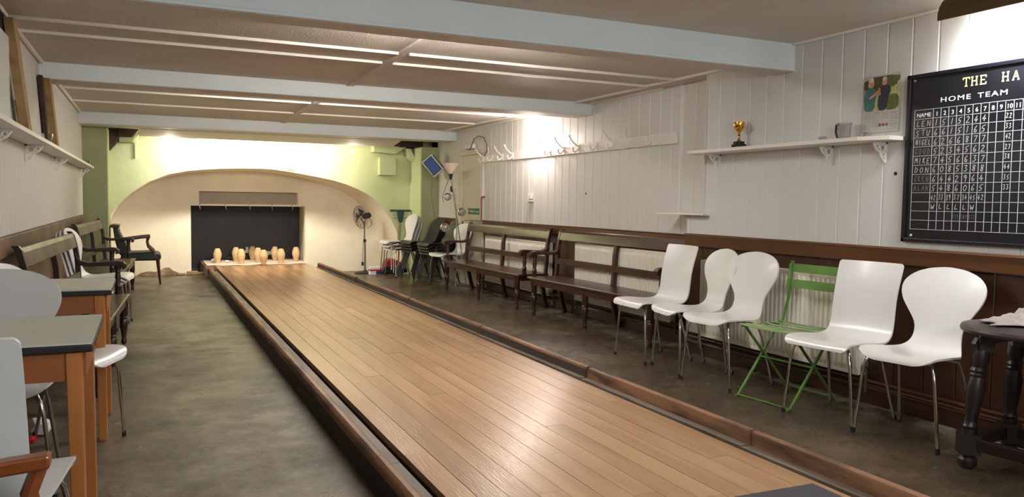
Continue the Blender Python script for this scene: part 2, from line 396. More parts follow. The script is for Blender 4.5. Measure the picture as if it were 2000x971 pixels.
# small nail holes on the boards
for (x, yy, z) in ((XR-.001, 3.31, 1.40), (XF-.001, 7.28, 1.30)):
    MB().lathe([(.011, 0), (.011, .004)], (x, yy, z), 10, Matrix.Rotation(PI/2, 3, 'Y')).build('hole', M_dark, wall_r)
# ledge on the step
tag(MB().box(3.95, 5.0, 1.115, XF+.01, 5.62, 1.132).build('small_ledge', M_trim, bevel=.003), 'small white ledge on the step of the right wall behind the rectangular chair', 'shelf')

# left wall
wl = MB().box(-1.2, -3, 0, XL-.018, 12.6, 2.4)
wall_l = S(wl.build('wall_left', M_boardL), 'pale boarded left-hand wall')
lb = MB().prism([(0, 0), (0, .165), (.015, .165), (.018, .162), (.018, .003), (.015, 0)], (0, 0, 0), (1, 0, 0), (0, 1, 0), (0, 0, 2.24-.96))
y = 2.6; first = None
while y < 11.6:
    if first is None: first = lb.build('board', M_boardL, wall_l, (XL-.018, y, .96))
    else:
        c = first.copy(); col.objects.link(c); c.location = (XL-.018, y, .96)
    y += .168
dl = MB().box(XL-.01, -3, 0, XL+.012, 11.75, .85); dl.box(XL-.01, -3, .85, XL+.035, 11.6, .963)
S(dl.build('trim_4', M_dadoL, bevel=.006), 'worn brown dado on the left wall')
# back wall behind camera
S(MB().box(-1.2, -3.2, 0, 4.6, -3, 2.4).build('wall_back', M_board))

# end wall with arch
outer = [(-.56, 0), (-.54, .5), (-.50, .80), (-.47, .92), (-.36, 1.10), (-.17, 1.27), (.05, 1.42), (.304, 1.53), (.55, 1.585), (.788, 1.614), (1.05, 1.635), (1.29, 1.645), (1.52, 1.65), (1.75, 1.645), (2.0, 1.615), (2.19, 1.585), (2.43, 1.545), (2.665, 1.50), (2.88, 1.44), (3.07, 1.366), (3.22, 1.29), (3.34, 1.21), (3.49, 1.05), (3.62, .87), (3.70, .70), (3.76, .5), (3.80, .25), (3.81, 0)]
def inner(p): return (1.55+(p[0]-1.55)*(.925 if p[0] > 1.55 else .99), p[1]*(.985))
YE, YI = 12.5, 13.2
ew = MB(); xa, xb, zt = -.85, 4.3, 2.2
n = len(outer)
vs = []
top = []
for i, p in enumerate(outer):
    # project arch vertex to outer frame
    if p[1] <= .85 and p[0] < 0: q = (xa, p[1])
    elif p[1] <= .85: q = (xb, p[1])
    else:
        t = (p[0]+.48)/(3.62+.48); q = (xa+(xb-xa)*min(1, max(0, t)), zt)
    top.append(q)
front = [(p[0], YE, p[1]) for p in outer]+[(q[0], YE, q[1]) for q in top]
fs = [(i, i+1, n+i+1, n+i) for i in range(n-1)]
ew.add(front, fs)
ew.add([(-.85, YE, 2.2), (4.3, YE, 2.2), (4.3, YE, 2.3), (-.85, YE, 2.3)], [(0, 1, 2, 3)])
wall_e = S(ew.build('wall_end', M_endwall), 'pale green and cream plaster end wall with a wide arch')
sf = MB(); N2 = 4; ring = []
for j in range(N2+1):
    t = j/N2
    ring += [(p[0]*(1-t)+inner(p)[0]*t, YE+(YI-YE)*t, p[1]*(1-t)+inner(p)[1]*t) for p in outer]
sf.add(ring, [(j*n+i, j*n+i+1, (j+1)*n+i+1, (j+1)*n+i) for j in range(N2) for i in range(n-1)])
sf.build('arch_soffit', M_recess, wall_e, smooth=True)
# recess back wall with opening
x0, x1, xs0, xs1 = .625, 2.363, .745, 2.25
rb = MB()
def slab(xa, za, xb, zb, yy=YI, th=.12): rb.box(xa, yy, za, xb, yy+th, zb)
slab(-.9, 0, x0, 1.8); slab(x1, 0, 4.2, 1.8); slab(x0, 1.30, x1, 1.8); slab(x0, 1.085, xs0, 1.30); slab(xs1, 1.085, x1, 1.30)
wall_re = S(rb.build('wall_recess', M_recess), 'cream plaster back wall under the arch')
rv = MB()
rv.prism([(x0-.002, YI+.05), (x0-.1, YI+.95), (x0-.15, YI+.95), (x0-.05, YI+.05)], (0, 0, 0), (1, 0, 0), (0, 1, 0), (0, 0, 1.4))
rv.prism([(x1, YI+.02), (x1+.07, YI+.95), (x1+.15, YI+.95), (x1+.08, YI+.02)], (0, 0, 0), (1, 0, 0), (0, 1, 0), (0, 0, 1.4))
rv.build('reveal', M_casing, wall_re)
MB().box(x0-.2, YI+.12, 1.085, x1+.2, YI+.16, 1.4).build('grey_lintel_panel', M_grey, wall_re)
MB().box(x0-.2, YI+.16, 1.3, x1+.2, YI+1.0, 1.4).build('opening_top', M_grey, wall_re)
MB().box(x0-.2, YI+.96, 0, x1+.2, YI+1.0, 1.4).build('opening_back', M_grey, wall_re)
# hidden sill / rough base stones under the black board
for i, (xx, w_, h_) in enumerate(((.42, .12, .035), (.56, .16, .06), (.70, .12, .04))):
    MB().box(xx, YI-.06, 0, xx+w_, YI+.02, h_).build('plaster_lump', M_debris, wall_re, bevel=.012)
poly = [(-.12, .02), (-.05, .075), (.05, .10), (.13, .085), (.2, .12), (.26, .17), (.33, .18), (.38, .11), (.47, .05), (.52, .012), (.3, 0), (0, 0)]
o = MB().prism([(p[0]-.02, p[1]*.68) for p in poly], (0, YI-.012, .0), (1, 0, 0), (0, 0, 1), (0, .02, 0)).build('bare_patch', M_debris, wall_re); o['label'] = 'crumbled bare patch at the foot of the recess wall'
# columns
o = MB().box(XL-.06, 11.75, 0, -.455, 12.52, 2.12).build('trim_5', M_column, bevel=.012); S(o, 'dark green plastered pier left of the arch')
cr = MB().box(3.93, 11.93, 0, 4.35, 12.52, 2.045)
o = cr.build('trim_6', M_column, bevel=.012); S(o, 'green plastered pier right of the arch')
MB().box(3.925, 11.94, 0, 3.931, 12.5, 2.03).build('lit_side_face', M_endwall, o)  # paler plate: lamplight on this side of the pier put into its colour
# plaster boxes, timbers on the end wall
def ypr(name, poly, m_, y0, y1, lab, par=wall_e, bev=.006):
    o = MB().prism(poly, (0, y0, 0), (1, 0, 0), (0, 0, 1), (0, y1-y0, 0)).build(name, m_, par, bevel=bev); o['label'] = lab; return o
ypr('plaster_box', [(3.385, 1.60), (3.655, 1.60), (3.655, 1.88), (3.385, 1.88)], M_endwall, 12.38, 12.52, 'square plastered box right of the arch')
ypr('plaster_haunch', [(3.27, 1.96), (3.62, 1.935), (3.80, 2.05), (3.27, 2.08)], M_endwall, 12.3, 12.52, 'plaster haunch under the soffit')
ypr('brace', [(3.79, 2.03), (3.86, 2.03), (3.96, 1.83), (3.90, 1.83), (3.84, 1.89)], M_endwall, 12.25, 12.45, 'short slanting plastered brace')
ypr('dark_timber', [(3.60, 2.14), (4.05, 2.14), (4.05, 2.04), (3.80, 2.05), (3.68, 2.045)], M_rawdark, 12.2, 12.5, 'dark exposed timber at top right')
ypr('dark_timber', [(-.49, 2.14), (-.335, 2.14), (-.335, 2.02), (-.38, 1.92), (-.465, 1.82), (-.49, 1.82)], M_rawdark, 12.3, 12.52, 'dark timber corbel at top left')
ypr('dark_timber', [(-.34, 2.14), (-.08, 2.14), (-.17, 2.03), (-.34, 2.035)], M_rawdark, 12.25, 12.4, 'dark block painted as the shaded gap beside the corbel')  # solid filling the gap, its darkness put into the colour
ypr('plaster_box', [(-.335, 1.955), (-.165, 1.955), (-.085, 2.14), (-.17, 2.03), (-.335, 2.03)], M_column, 12.35, 12.52, 'small green plaster bracket at top left')
ypr('plaster_drip', [(-.165, 2.0), (-.06, 2.13), (-.11, 2.0), (-.125, 1.74), (-.14, 1.74), (-.145, 1.95)], M_endwall, 12.47, 12.52, 'pale plaster drip')
ypr('plaster_crack', [(1.96, 1.64), (2.02, 1.70), (2.05, 1.78), (2.07, 1.70), (2.10, 1.63)], M_debris, 12.49, 12.51, 'chipped plaster above the crown of the arch')
# arch wall lamps: tube tucked behind the soffit
lt = thing('strip_light', 'warm strip light tucked behind the soffit over the arch', 'light', (1.45, 12.07, 2.085))
MB().tube([(-1.15, 0, 0), (1.45, 0, 0)], .019, 10).build('tube', M_warmtube, lt, smooth=True)
MB().box(-1.2, -.02, .02, 1.5, .03, .05).build('fitting', M_casing, lt)
for x, z, nm, lb in ((.298, 1.968, 'bulb', 'small bare bulb hanging at the left end of the arch soffit'), (2.866, 1.948, 'bulb', 'small bare bulb hanging at the right end of the arch soffit')):
    b = thing('bulb_lamp', lb, 'light', (x, 12.03, z+.06))
    MB().sphere((0, 0, -.062), .024).build('bulb', M_warmtube, b, smooth=True)
    MB().lathe([(.014, -.03), (.014, 0)], (0, 0, 0), 10).build('socket', M_casing, b)
tag(MB().tube([(.45, 11.98, 2.03), (.9, 11.98, 2.01), (1.2, 11.98, 1.99), (1.5, 11.98, 2.01), (1.9, 11.98, 2.01), (2.15, 11.98, 1.98), (2.4, 11.98, 1.985), (2.5, 11.98, 2.03)], .004, 6).build('cable', M_cable, smooth=True), 'thin cable sagging along the soffit above the arch', 'cable')

# ------------------------------------------------------------------ lane
def lz(y): return .11+.04*(y-2.5)/11
def lx(y, s): # lane edges
    t = (y-2.5)/11
    return (.99-.037*t) if s == 0 else (2.40-.024*t)
lane = thing('skittle_lane', 'long raised oak skittle alley lane of narrow boards with worn wooden kerbs', 'bowling lane', (1.7, 2.0, 0))
def lbuild(mb, name, m_, **k):
    mb.v = [(v[0]-1.7, v[1]-2.0, v[2]) for v in mb.v]
    return mb.build(name, m_, lane, **k)
NP = 13; Y0, Y1 = 1.0, 13.45
nplank = 0
for i in range(NP):
    y = Y0 - random.random()*1.2
    while y < Y1:
        L_ = random.choice((1.1, 1.5, 1.9, 2.4, 2.9)); ya, yb = max(y, Y0), min(y+L_, Y1)
        if Y1-yb < .3: yb = Y1; L_ = 99
        g = .0012; vs = []
        dz = random.uniform(-.0006, .0006)
        for yy in (ya+g, yb-g):
            a0 = lx(yy, 0); wq = (lx(yy, 1)-a0)/NP; xa_, xb_ = a0+i*wq+g, a0+(i+1)*wq-g
            vs += [(xa_, yy, lz(yy)-.03), (xb_, yy, lz(yy)-.03), (xb_, yy, lz(yy)+dz), (xa_, yy, lz(yy)+dz)]
        mb = MB().add(vs, [(0, 1, 2, 3), (7, 6, 5, 4), (3, 2, 6, 7), (0, 4, 5, 1), (1, 5, 6, 2), (0, 3, 7, 4)])
        lbuild(mb, 'plank', M_plank); nplank += 1
        y += L_
bed = MB()
for ya, yb in ((1.0, 13.45),):
    bed.add([(1.0, ya, 0), (2.45, ya, 0), (2.42, yb, 0), (.965, yb, 0), (1.0, ya, lz(ya)-.032), (2.45, ya, lz(ya)-.032), (2.42, yb, lz(yb)-.032), (.965, yb, lz(yb)-.032)],
            [(0, 3, 2, 1), (4, 5, 6, 7), (0, 1, 5, 4), (1, 2, 6, 5), (2, 3, 7, 6), (3, 0, 4, 7)])
lbuild(bed, 'lane_bed', M_kerbdark)
def kerbseg(xa, xb, ztop, ya, yb, rnd=.014):
    p = [(xa, 0), (xb, 0), (xb, ztop-rnd*.6), (xb-rnd*.3, ztop-rnd*.15), (xb-rnd, ztop), (xa+rnd, ztop), (xa+rnd*.3, ztop-rnd*.3), (xa, ztop-rnd)]
    return MB().prism(p, (0, ya, 0), (1, 0, 0), (0, 0, 1), (0, yb-ya, 0))
segs = [1.0, 3.1, 5.6, 8.2, 10.6, 12.3]
for a, b in zip(segs[:-1], segs[1:]):
    j = random.uniform(-.003, .003)
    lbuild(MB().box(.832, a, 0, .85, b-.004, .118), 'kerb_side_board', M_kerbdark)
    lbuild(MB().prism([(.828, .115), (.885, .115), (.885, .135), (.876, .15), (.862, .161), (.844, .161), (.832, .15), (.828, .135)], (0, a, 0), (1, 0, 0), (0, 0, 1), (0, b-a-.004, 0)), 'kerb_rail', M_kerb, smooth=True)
    lbuild(MB().box(.887, a, .085, .938, b-.003, .122+j*.3), 'kerb_strip', M_strip, bevel=.002)
segs = [1.0, 2.75, 4.2, 5.9, 7.8, 10.0, 12.45]
for i, (a, b) in enumerate(zip(segs[:-1], segs[1:])):
    ym = (a+b)/2; zt_ = lz(ym)+.070
    xo = 2.517-.062*(ym-2.5)/10
    o = lbuild(kerbseg(xo-.042, xo, zt_, a, b-.005), 'kerb_rail', M_kerb, smooth=True)
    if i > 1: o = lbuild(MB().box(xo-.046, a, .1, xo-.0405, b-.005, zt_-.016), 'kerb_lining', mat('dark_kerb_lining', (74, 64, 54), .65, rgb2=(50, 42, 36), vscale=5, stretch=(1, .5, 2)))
    lbuild(MB().box(2.42-.024*(ym-2.5)/11, a, .07, xo-.047, b-.003, lz(ym)+.006), 'kerb_strip', M_strip, bevel=.002)
lbuild(MB().prism([(.80, 12.35), (.80, 13.5), (.965, 13.5), (.965, 12.35)], (0, 0, 0), (1, 0, 0), (0, 1, 0), (0, 0, .148)), 'end_block', M_kerb, bevel=.004)
lbuild(MB().box(.80, 13.45, .0, 2.35, 14.12, lz(13.5)-.003), 'end_platform', M_plank)
# end sheet, mat
sh = MB(); nx, ny = 14, 5; vs = []
for j in range(ny+1):
    for i in range(nx+1):
        x = .84+i/nx*1.55; yy = 12.95+.55*abs(i/nx-.35)*.4+j/ny*(14.05-13.0)
        vs.append((x, min(yy, 14.1), lz(yy)+.004+.003*math.sin(i*2.1+j*1.7)))
sh.add(vs, [(j*(nx+1)+i, j*(nx+1)+i+1, (j+1)*(nx+1)+i+1, (j+1)*(nx+1)+i) for j in range(ny) for i in range(nx)])
o = sh.build('sheet', M_sheet); so = o.modifiers.new('s', 'SOLIDIFY'); so.thickness = .003; so.offset = -1
tag(o, 'pale crumpled sheet under the standing skittles at the lane end', 'sheet')
tag(MB().prism([(1.98, 2.27), (2.36, 2.262), (2.33, 1.2), (1.2, 1.2), (1.2, 1.9)], (0, 0, lz(2)+.001), (1, 0, 0), (0, 1, 0), (0, 0, .006)).build('floor_mat', mat('dark_mat', (52, 52, 60), .7, bump=.3, bscale=90)), 'dark grey mat lying on the near end of the lane', 'mat')

# pins
pinprof = [(r_*.93, z_*.87) for r_, z_ in [(.036, 0), (.039, .006), (.042, .03), (.054, .075), (.066, .125), (.068, .16), (.064, .195), (.053, .23), (.042, .255), (.038, .266), (.030, .272), (.010, .273)]]
pin0 = MB().lathe(pinprof, n=20)
pts = [((425, 514), (1.082, 14.16)), ((461, 511), (1.403, 14.428)), ((471, 515), (1.439, 13.955)), ((493, 508), (1.709, 14.721)), ((504, 512), (1.745, 14.223)), ((515, 517), (1.764, 13.649)), ((537, 509), (2.068, 14.507)), ((549, 514), (2.084, 13.904)), ((578, 510), (2.399, 14.301))]
pl = ['skittle at the far left, standing alone', 'skittle just behind and left of the second-row left skittle', 'left skittle of the second row, front left of the cluster', 'rearmost skittle, at the back of the diamond', 'centre skittle, right behind the front one', 'frontmost skittle of the diamond', 'rear skittle right of the centre, left of its near twin', 'skittle front right of centre, beside the rear right one', 'skittle at the far right, standing alone']
first = None
for (px_, (x, y)), lb in zip(pts, pl):
    f = (1.2-.158)/1.1; x *= f; y *= f; y = min(y, 13.98)
    o = pin0.build('skittle', M_pin, smooth=True, loc=(x, y, lz(y)+.007)) if first is None else first.copy()
    if first is None: first = o
    else: col.objects.link(o); o.location = (x, y, lz(y)+.007)
    o.rotation_euler = (0, 0, x*5)
    tag(o, 'turned pale wooden ' + lb, 'skittle', 'nine skittles in a diamond')
# black backboard with rail and hooks
bk = thing('backstop_board', 'large black backstop sheet hanging behind the skittles from a white rail', 'backstop', (1.5, 14.12, 0))
MB().box(-.98, 0, .03, .92, .02, 1.095).build('sheet_panel', M_black, bk)
rl = thing('hanging_rail', 'white rail with hooks above the black backstop', 'rail', (1.49, YI-.02, 1.09))
MB().box(-.87, -.012, -.015, .88, .012, .012).build('rail', M_trim, rl, bevel=.003)
for x in (-.74, -.36, 0, .34, .66):
    MB().tube([(x, -.02, .02), (x, -.03, -.01), (x+.005, -.035, -.05), (x+.012, -.025, -.07)], .006, 6).build('hook', M_steel, rl, smooth=True)
# bits lying on the sheet
tag(MB().tube([(1.10, 13.7, .185), (1.14, 13.75, .215), (1.19, 13.8, .195), (1.25, 13.8, .22), (1.32, 13.78, .19)], .012, 8).build('hose', M_foot, smooth=True), 'black hose snaking behind the left skittles', 'hose')
def crumple(name, label, cat, loc, r, m_, sc_=(1, 1, .6), rot=0, seed=1):
    rnd = random.Random(seed); bm = bmesh.new(); bmesh.ops.create_icosphere(bm, subdivisions=2, radius=r)
    for v in bm.verts:
        k = 1+rnd.uniform(-.3, .25); v.co = Vector((v.co.x*k*sc_[0], v.co.y*k*sc_[1], max(-r*.45, v.co.z*k)*sc_[2]))
    me = bpy.data.meshes.new(name); bm.to_mesh(me); bm.free(); me.materials.append(m_)
    o = bpy.data.objects.new(name, me); col.objects.link(o); o.location = loc; o.rotation_euler = (0, 0, rot)
    return tag(o, label, cat)
crumple('paper_scrap', 'crumpled white paper left of the leftmost skittle', 'paper', (.99, 13.62, .185), .05, M_paper, seed=2)
crumple('paper_scrap', 'small white scrap between the left skittles', 'paper', (1.18, 13.55, .172), .035, M_paper, seed=4)
tag(MB().box(-.06, 0, 0, .06, .02, .05).box(-.04, 0, .05, -.0, .02, .10).build('paper_tag', M_paper, loc=(1.57, 14.08, .27)), 'white taped paper piece on the black sheet left of the centre skittles', 'paper')
tag(MB().prism([(0, 0), (.10, .03), (.13, .09), (.09, .11), (.07, .07), (.02, .08)], (0, 0, 0), (1, 0, 0), (0, 0, 1), (0, .01, 0)).build('paper_tag', M_paper, loc=(1.86, 14.08, .22)), 'white torn paper piece on the black sheet behind the front skittle', 'paper')

# ------------------------------------------------------------------ shelves
def bracket(L_=.11, H=.11):
    b = MB()
    b.box(-L_, -.006, -.012, 0, .006, 0); b.box(-.012, -.006, -H-.01, 0, .006, 0)
    def ring(cx, cz, r): b.tube([(cx+r*math.cos(a), 0, cz+r*math.sin(a)) for a in [2*PI*i/10 for i in range(10)]], .006, 5, closed=True)
    ring(-.035, -.036, .022); ring(-.078, -.028, .014); ring(-.026, -.076, .014)
    b.tube([(-L_, 0, -.01), (-.085, 0, -.045), (-.055, 0, -.06), (-.045, 0, -.085), (-.012, 0, -H-.01)], .006, 5)
    return b
shr = thing('wall_shelf', 'long white shelf on the right wall with ornate white brackets', 'shelf', (XR, 3.25, 1.60))
MB().prism([(0, 0), (-.13, 0), (-.21, .16), (-.21, 1.78), (0, 1.9)], (0, 0, -.01), (1, 0, 0), (0, 1, 0), (0, 0, .024)).build('shelf_board', M_trim, shr, bevel=.002)
for yy in (.13, .54, 1.64):
    bracket().build('shelf_bracket', M_trim, shr, (0, yy, -.011))
shl = thing('wall_shelf', 'long white shelf running along the left wall', 'shelf', (XL, 2, 1.56))
MB().box(0, -.5, -.014, .15, 9.35, .012).build('shelf_board', M_trim, shl, bevel=.002)
for yy in (2.9, 4.3, 6.2, 9.15):
    bracket().build('shelf_bracket', M_trim, shl, (0, yy, -.014), (0, 0, PI))
# trophy, glasses
tr = thing('trophy', 'small gold cup trophy on a black base on the right shelf', 'trophy', (3.93, 4.58, 1.614))
MB().box(-.032, -.045, 0, .032, .045, .03).box(-.024, -.035, .03, .024, .035, .05).build('base', M_foot, tr, bevel=.003)
MB().lathe([(.02, .05), (.008, .065), (.006, .085), (.013, .095), (.006, .105), (.012, .118), (.032, .14), (.04, .17), (.038, .19), (.030, .19), (.028, .17)]).build('cup', M_brass, tr, smooth=True)
MB().sphere((0, 0, .195), .024, 10, (1, 1, .8)).build('lid', M_shade, tr, smooth=True)
for s_ in (-1, 1): MB().tube([(0, s_*.036, .18), (0, s_*.055, .178), (0, s_*.054, .155), (0, s_*.034, .148)], .004, 6).build('handle', M_brass, tr, smooth=True)
gj = thing('glass_jug', 'clear glass jug with black handle on the right shelf under the poster', 'jug', (3.93, 3.62, 1.614))
MB().lathe([(.034, 0), (.036, .01), (.042, .09), (.048, .105), (.045, .105), (.039, .09), (.033, .012), (.005, .01)]).build('glass_body', M_glass, gj, smooth=True)
MB().tube([(0, .048, .10), (0, .062, .095), (0, .066, .05), (0, .05, .012), (0, .036, .006)], .007, 8).box(-.02, -.02, 0, .02, .045, .006).build('handle', M_foot, gj, smooth=True)
tag(MB().lathe([(.02, 0), (.024, .002), (.026, .03), (.024, .03), (.018, .004)]).build('glass_dish', M_glass, smooth=True, loc=(3.92, 3.78, 1.614)), 'tiny clear glass left of the jug on the right shelf', 'glass')
tag(MB().lathe([(.02, 0), (.024, .002), (.026, .03), (.024, .03), (.018, .004)]).build('glass_dish', M_glass, smooth=True, loc=(3.9, 3.42, 1.614)), 'small clear glass right of the jug on the right shelf', 'glass')
cupL = MB().lathe([(.028, 0), (.03, .004), (.038, .07), (.035, .07), (.027, .006)])
tag(cupL.build('glass_tumbler', M_glass, smooth=True, loc=(-.66, 11.2, 1.572)), 'clear tumbler at the far end of the left shelf', 'glass')
tag(cupL.build('glass_tumbler', M_glass, smooth=True, loc=(-.64, 6.6, 1.572)), 'clear tumbler between the two timber boards on the left shelf', 'glass')
# leaning raw timber boards on the left shelf
def lean(pb, pt, wd, th, m_, lab, nm='timber_board'):
    pb, pt = Vector(pb), Vector(pt); d_ = pt-pb; u = Vector((0, 1, 0))
    o = MB().prism([(-wd/2, 0), (wd/2, 0), (wd/2, th), (-wd/2, th)], (0, 0, 0), u, (1, 0, 0), d_).build(nm, m_, loc=pb, bevel=.002)
    return tag(o, lab, 'timber board')
lean((-.715, 5.95, 1.572), (-.72, 5.38, 2.20), .16, .05, M_rawwood, 'wider raw timber board leaning on the left shelf nearest the camera')
lean((-.735, 6.18, 1.572), (-.735, 5.92, 1.80), .10, .03, M_rawdark, 'short dark offcut behind the nearer leaning timber', 'timber_offcut')
lean((-.715, 7.75, 1.572), (-.72, 7.22, 2.11), .15, .05, M_rawwood, 'raw timber board leaning on the left shelf below the middle beam')
lean((-.735, 7.42, 1.572), (-.735, 7.05, 2.11), .12, .03, M_rawdark, 'dark strip of timber beside the farther leaning board', 'timber_offcut')
tag(MB().box(0, 0, 0, .05, 1.0, .52).build('boxed_panel', M_board, loc=(XL, 4.32, 1.572), bevel=.003), 'white boxed panel on the left shelf at the frame edge', 'panel')
tag(MB().box(0, 0, 0, .02, 1.1, .14).build('gap_shade_plate', M_void, loc=(XL, 4.32, 2.095)), 'plate painted black as the shaded gap above the white boxed panel', 'panel')  # shade of the open gap put in as a flat black plate

# ------------------------------------------------------------------ coat hook rail
hr = thing('coat_hook_rail', 'long white board of coat hooks on the far right wall', 'coat rack', (XF, 5.7, 1.73))
MB().box(-.02, 0, 0, 0, 4.42, .10).build('back_board', M_trim, hr, bevel=.004)
hy = [10.039, 9.739, 9.404, 9.088, 8.37, 8.07, 7.739, 7.408, 7.047, 6.713, 6.394, 6.065]
big = [1, 0, 1, 1, 0, 0, 1, 1, 0, 1, 0, 0]
def hookmb(b_):
    h = MB(); h.tube([(0, 0, .05), (-.02, 0, .02), (-.05, 0, .0), (-.07, 0, .01), (-.075, 0, .035)], .008, 8); h.sphere((-.075, 0, .04), .011, 8)
    h.box(-.006, -.012, .0, .0, .012, .08)
    if b_: h.tube([(0, 0, .06), (-.03, .01, .075), (-.075, .03, .12), (-.10, .04, .17)], .008, 8); h.sphere((-.10, .04, .172), .011, 8)
    return h
hb, hs = None, None
for yy, b_ in zip(hy, big):
    src = hb if b_ else hs
    if src is None:
        src = hookmb(b_).build('coat_hook', M_trim, hr, (-.02, yy-5.7, .01), smooth=True)
        if b_: hb = src
        else: hs = src
    else:
        c = src.copy(); col.objects.link(c); c.location = (-.02, yy-5.7, .01)
def oval(loc, lab):
    o = MB().tube([(0, .045*math.cos(a), .06*math.sin(a)) for a in [2*PI*i/16 for i in range(16)]], .008, 6, closed=True).build('oval_loop', M_trim, loc=loc, smooth=True); tag(o, lab, 'hook')
oval((XF-.015, 6.48, 1.88), 'white oval loop above the right part of the coat hook board')
oval((XF-.015, 9.93, 1.88), 'white oval loop above the left end of the coat hook board')
# switch boxes
sw = thing('light_switch', 'white switch with small ledge under it on the far right wall', 'switch', (XF, 8.585, 1.21))
MB().box(-.03, -.05, .03, 0, .05, .085).build('switch_plate', M_trim, sw, bevel=.003)
MB().box(-.05, -.06, 0, 0, .06, .012).build('ledge', M_trim, sw)
# poster (flat print)
ps = thing('poster', 'newspaper page photo of a couple in teal and dark clothes pinned above shelf', 'poster', (XR-.004, 3.43, 1.65))
PH = .345; PW = .27
def pq(name, poly, m_, d_=0): # poly in u (0..1 left->right) , v (0..1 bottom->top)
    if name in ('photo_figure', 'photo_foliage'):
        for _ in range(1): poly = [((1-t)*poly[i][0]+t*poly[(i+1) % len(poly)][0], (1-t)*poly[i][1]+t*poly[(i+1) % len(poly)][1]) for i in range(len(poly)) for t in (.25, .75)]
    return MB().prism([(-(u-.5)*PW, v*PH) for u, v in poly], (-d_, 0, 0), (0, 1, 0), (0, 0, 1), (-.0008, 0, 0)).build(name, m_, ps)
pq('page', [(0, 0), (.98, 0), (1, 1), (.04, 1)], mat('newsprint', (190, 184, 178), .8))
F = lambda n_, c_: mat(n_, c_, .8, rgb2=tuple(int(v*.85) for v in c_), vscale=38, detail=3)
pq('photo_ground', [(.03, .38), (.97, .38), (.99, .97), (.05, .97)], F('photo_tan', (196, 190, 130)), .001)
pq('photo_foliage', [(.03, .72), (.5, .72), (.97, .84), (.99, .97), (.05, .97)], F('photo_foliage', (84, 82, 58)), .002)
pq('photo_foliage', [(.6, .38), (.96, .38), (.97, .62), (.78, .66), (.62, .55)], F('photo_leaf', (104, 116, 62)), .002)
pq('photo_foliage', [(.55, .78), (.9, .76), (.98, .96), (.6, .95)], F('photo_green', (92, 104, 66)), .0025)
pq('photo_figure', [(.08, .38), (.33, .38), (.36, .6), (.42, .66), (.30, .80), (.16, .80), (.05, .68), (.06, .5)], F('photo_teal', (74, 122, 122)), .003)
pq('photo_figure', [(.42, .38), (.66, .38), (.70, .6), (.78, .74), (.68, .82), (.54, .8), (.44, .66)], F('photo_slate', (58, 60, 76)), .003)
pq('photo_figure', [(.17, .79), (.30, .79), (.32, .86), (.29, .92), (.19, .92), (.15, .86)], F('photo_skin', (204, 150, 130)), .004)
pq('photo_figure', [(.52, .81), (.64, .81), (.66, .88), (.62, .93), (.53, .92)], F('photo_skin', (204, 150, 130)), .004)
pq('photo_figure', [(.15, .88), (.31, .88), (.30, .96), (.18, .96)], F('photo_hair', (214, 206, 198)), .0045)
pq('photo_figure', [(.53, .89), (.65, .88), (.66, .95), (.55, .96)], F('photo_hair', (214, 206, 198)), .0045)
pq('photo_figure', [(.20, .58), (.42, .66), (.5, .64), (.5, .7), (.38, .71), (.19, .62)], F('photo_skin', (204, 150, 130)), .005)
pq('photo_figure', [(.42, .66), (.5, .66), (.49, .78), (.42, .77)], F('photo_fawn', (188, 130, 84)), .0055)
for c_ in range(4):
    for r_ in range(9 if c_ != 2 else 4):
        v = .34-r_*.034-(.0 if c_ < 3 else .02); u = .05+c_*.235
        pq('print_line', [(u, v), (u+.19, v), (u+.19, v+(.008 if c_ < 3 or r_ % 3 else .02)), (u, v+.008)], F('print_grey', (164, 158, 156)), .001)
for c_ in range(3):
    pq('print_badge', [(.5+c_*.09+.035*math.cos(a), .13+.028*math.sin(a)) for a in [2*PI*i/10 for i in range(10)]], F('print_maroon', (140, 92, 92)), .0015)

# ------------------------------------------------------------------ scoreboard
BY0, BY1, BZ0, BZ1 = 1.7, 3.235, 1.003, 1.958
sb = thing('scoreboard', 'large black wall scoreboard ruled in white with chalked names and scores', 'scoreboard', (XR, (BY0+BY1)/2, BZ0))
def sbl(mb): mb.v = [(v[0]-XR, v[1]-(BY0+BY1)/2, v[2]-BZ0) for v in mb.v]; return mb
sbl(MB().box(XR-.014, BY0, BZ0, XR-.002, BY1, BZ1)).build('panel', M_score, sb)
f_ = MB(); t_ = .022
f_.box(XR-.028, BY1-t_, BZ0, XR-.002, BY1, BZ1); f_.box(XR-.028, BY0, BZ0, XR-.002, BY0+t_, BZ1); f_.box(XR-.028, BY0, BZ0, XR-.002, BY1, BZ0+t_); f_.box(XR-.028, BY0, BZ1-t_, XR-.002, BY1, BZ1)
sbl(f_).build('frame', M_scoreframe, sb, bevel=.004)
for (yy, zz) in ((3.195, 1.925), (3.18, 1.04)):
    sbl(MB().lathe([(.010, 0), (.007, .005)], (XR-.014, yy, zz), 10, Matrix.Rotation(-PI/2, 3, 'Y'))).build('screw', M_steel, sb, smooth=True)
rows = [1.755-.0521*i for i in range(14)]
cols = [3.185, 3.067, 3.020, 2.973, 2.926, 2.879, 2.833, 2.788, 2.743, 2.700, 2.656, 2.612, 2.567, 2.52, 2.475, 2.43, 2.385, 2.34]
g = MB(); xg = XR-.0155
for z in rows: g.box(xg, cols[-1], z-.0011, xg+.001, cols[0], z+.0011)
for y in cols: g.box(xg, y-.0011, rows[-1], xg+.001, y+.0011, rows[0])
sbl(g).build('ruled_grid', M_line, sb)
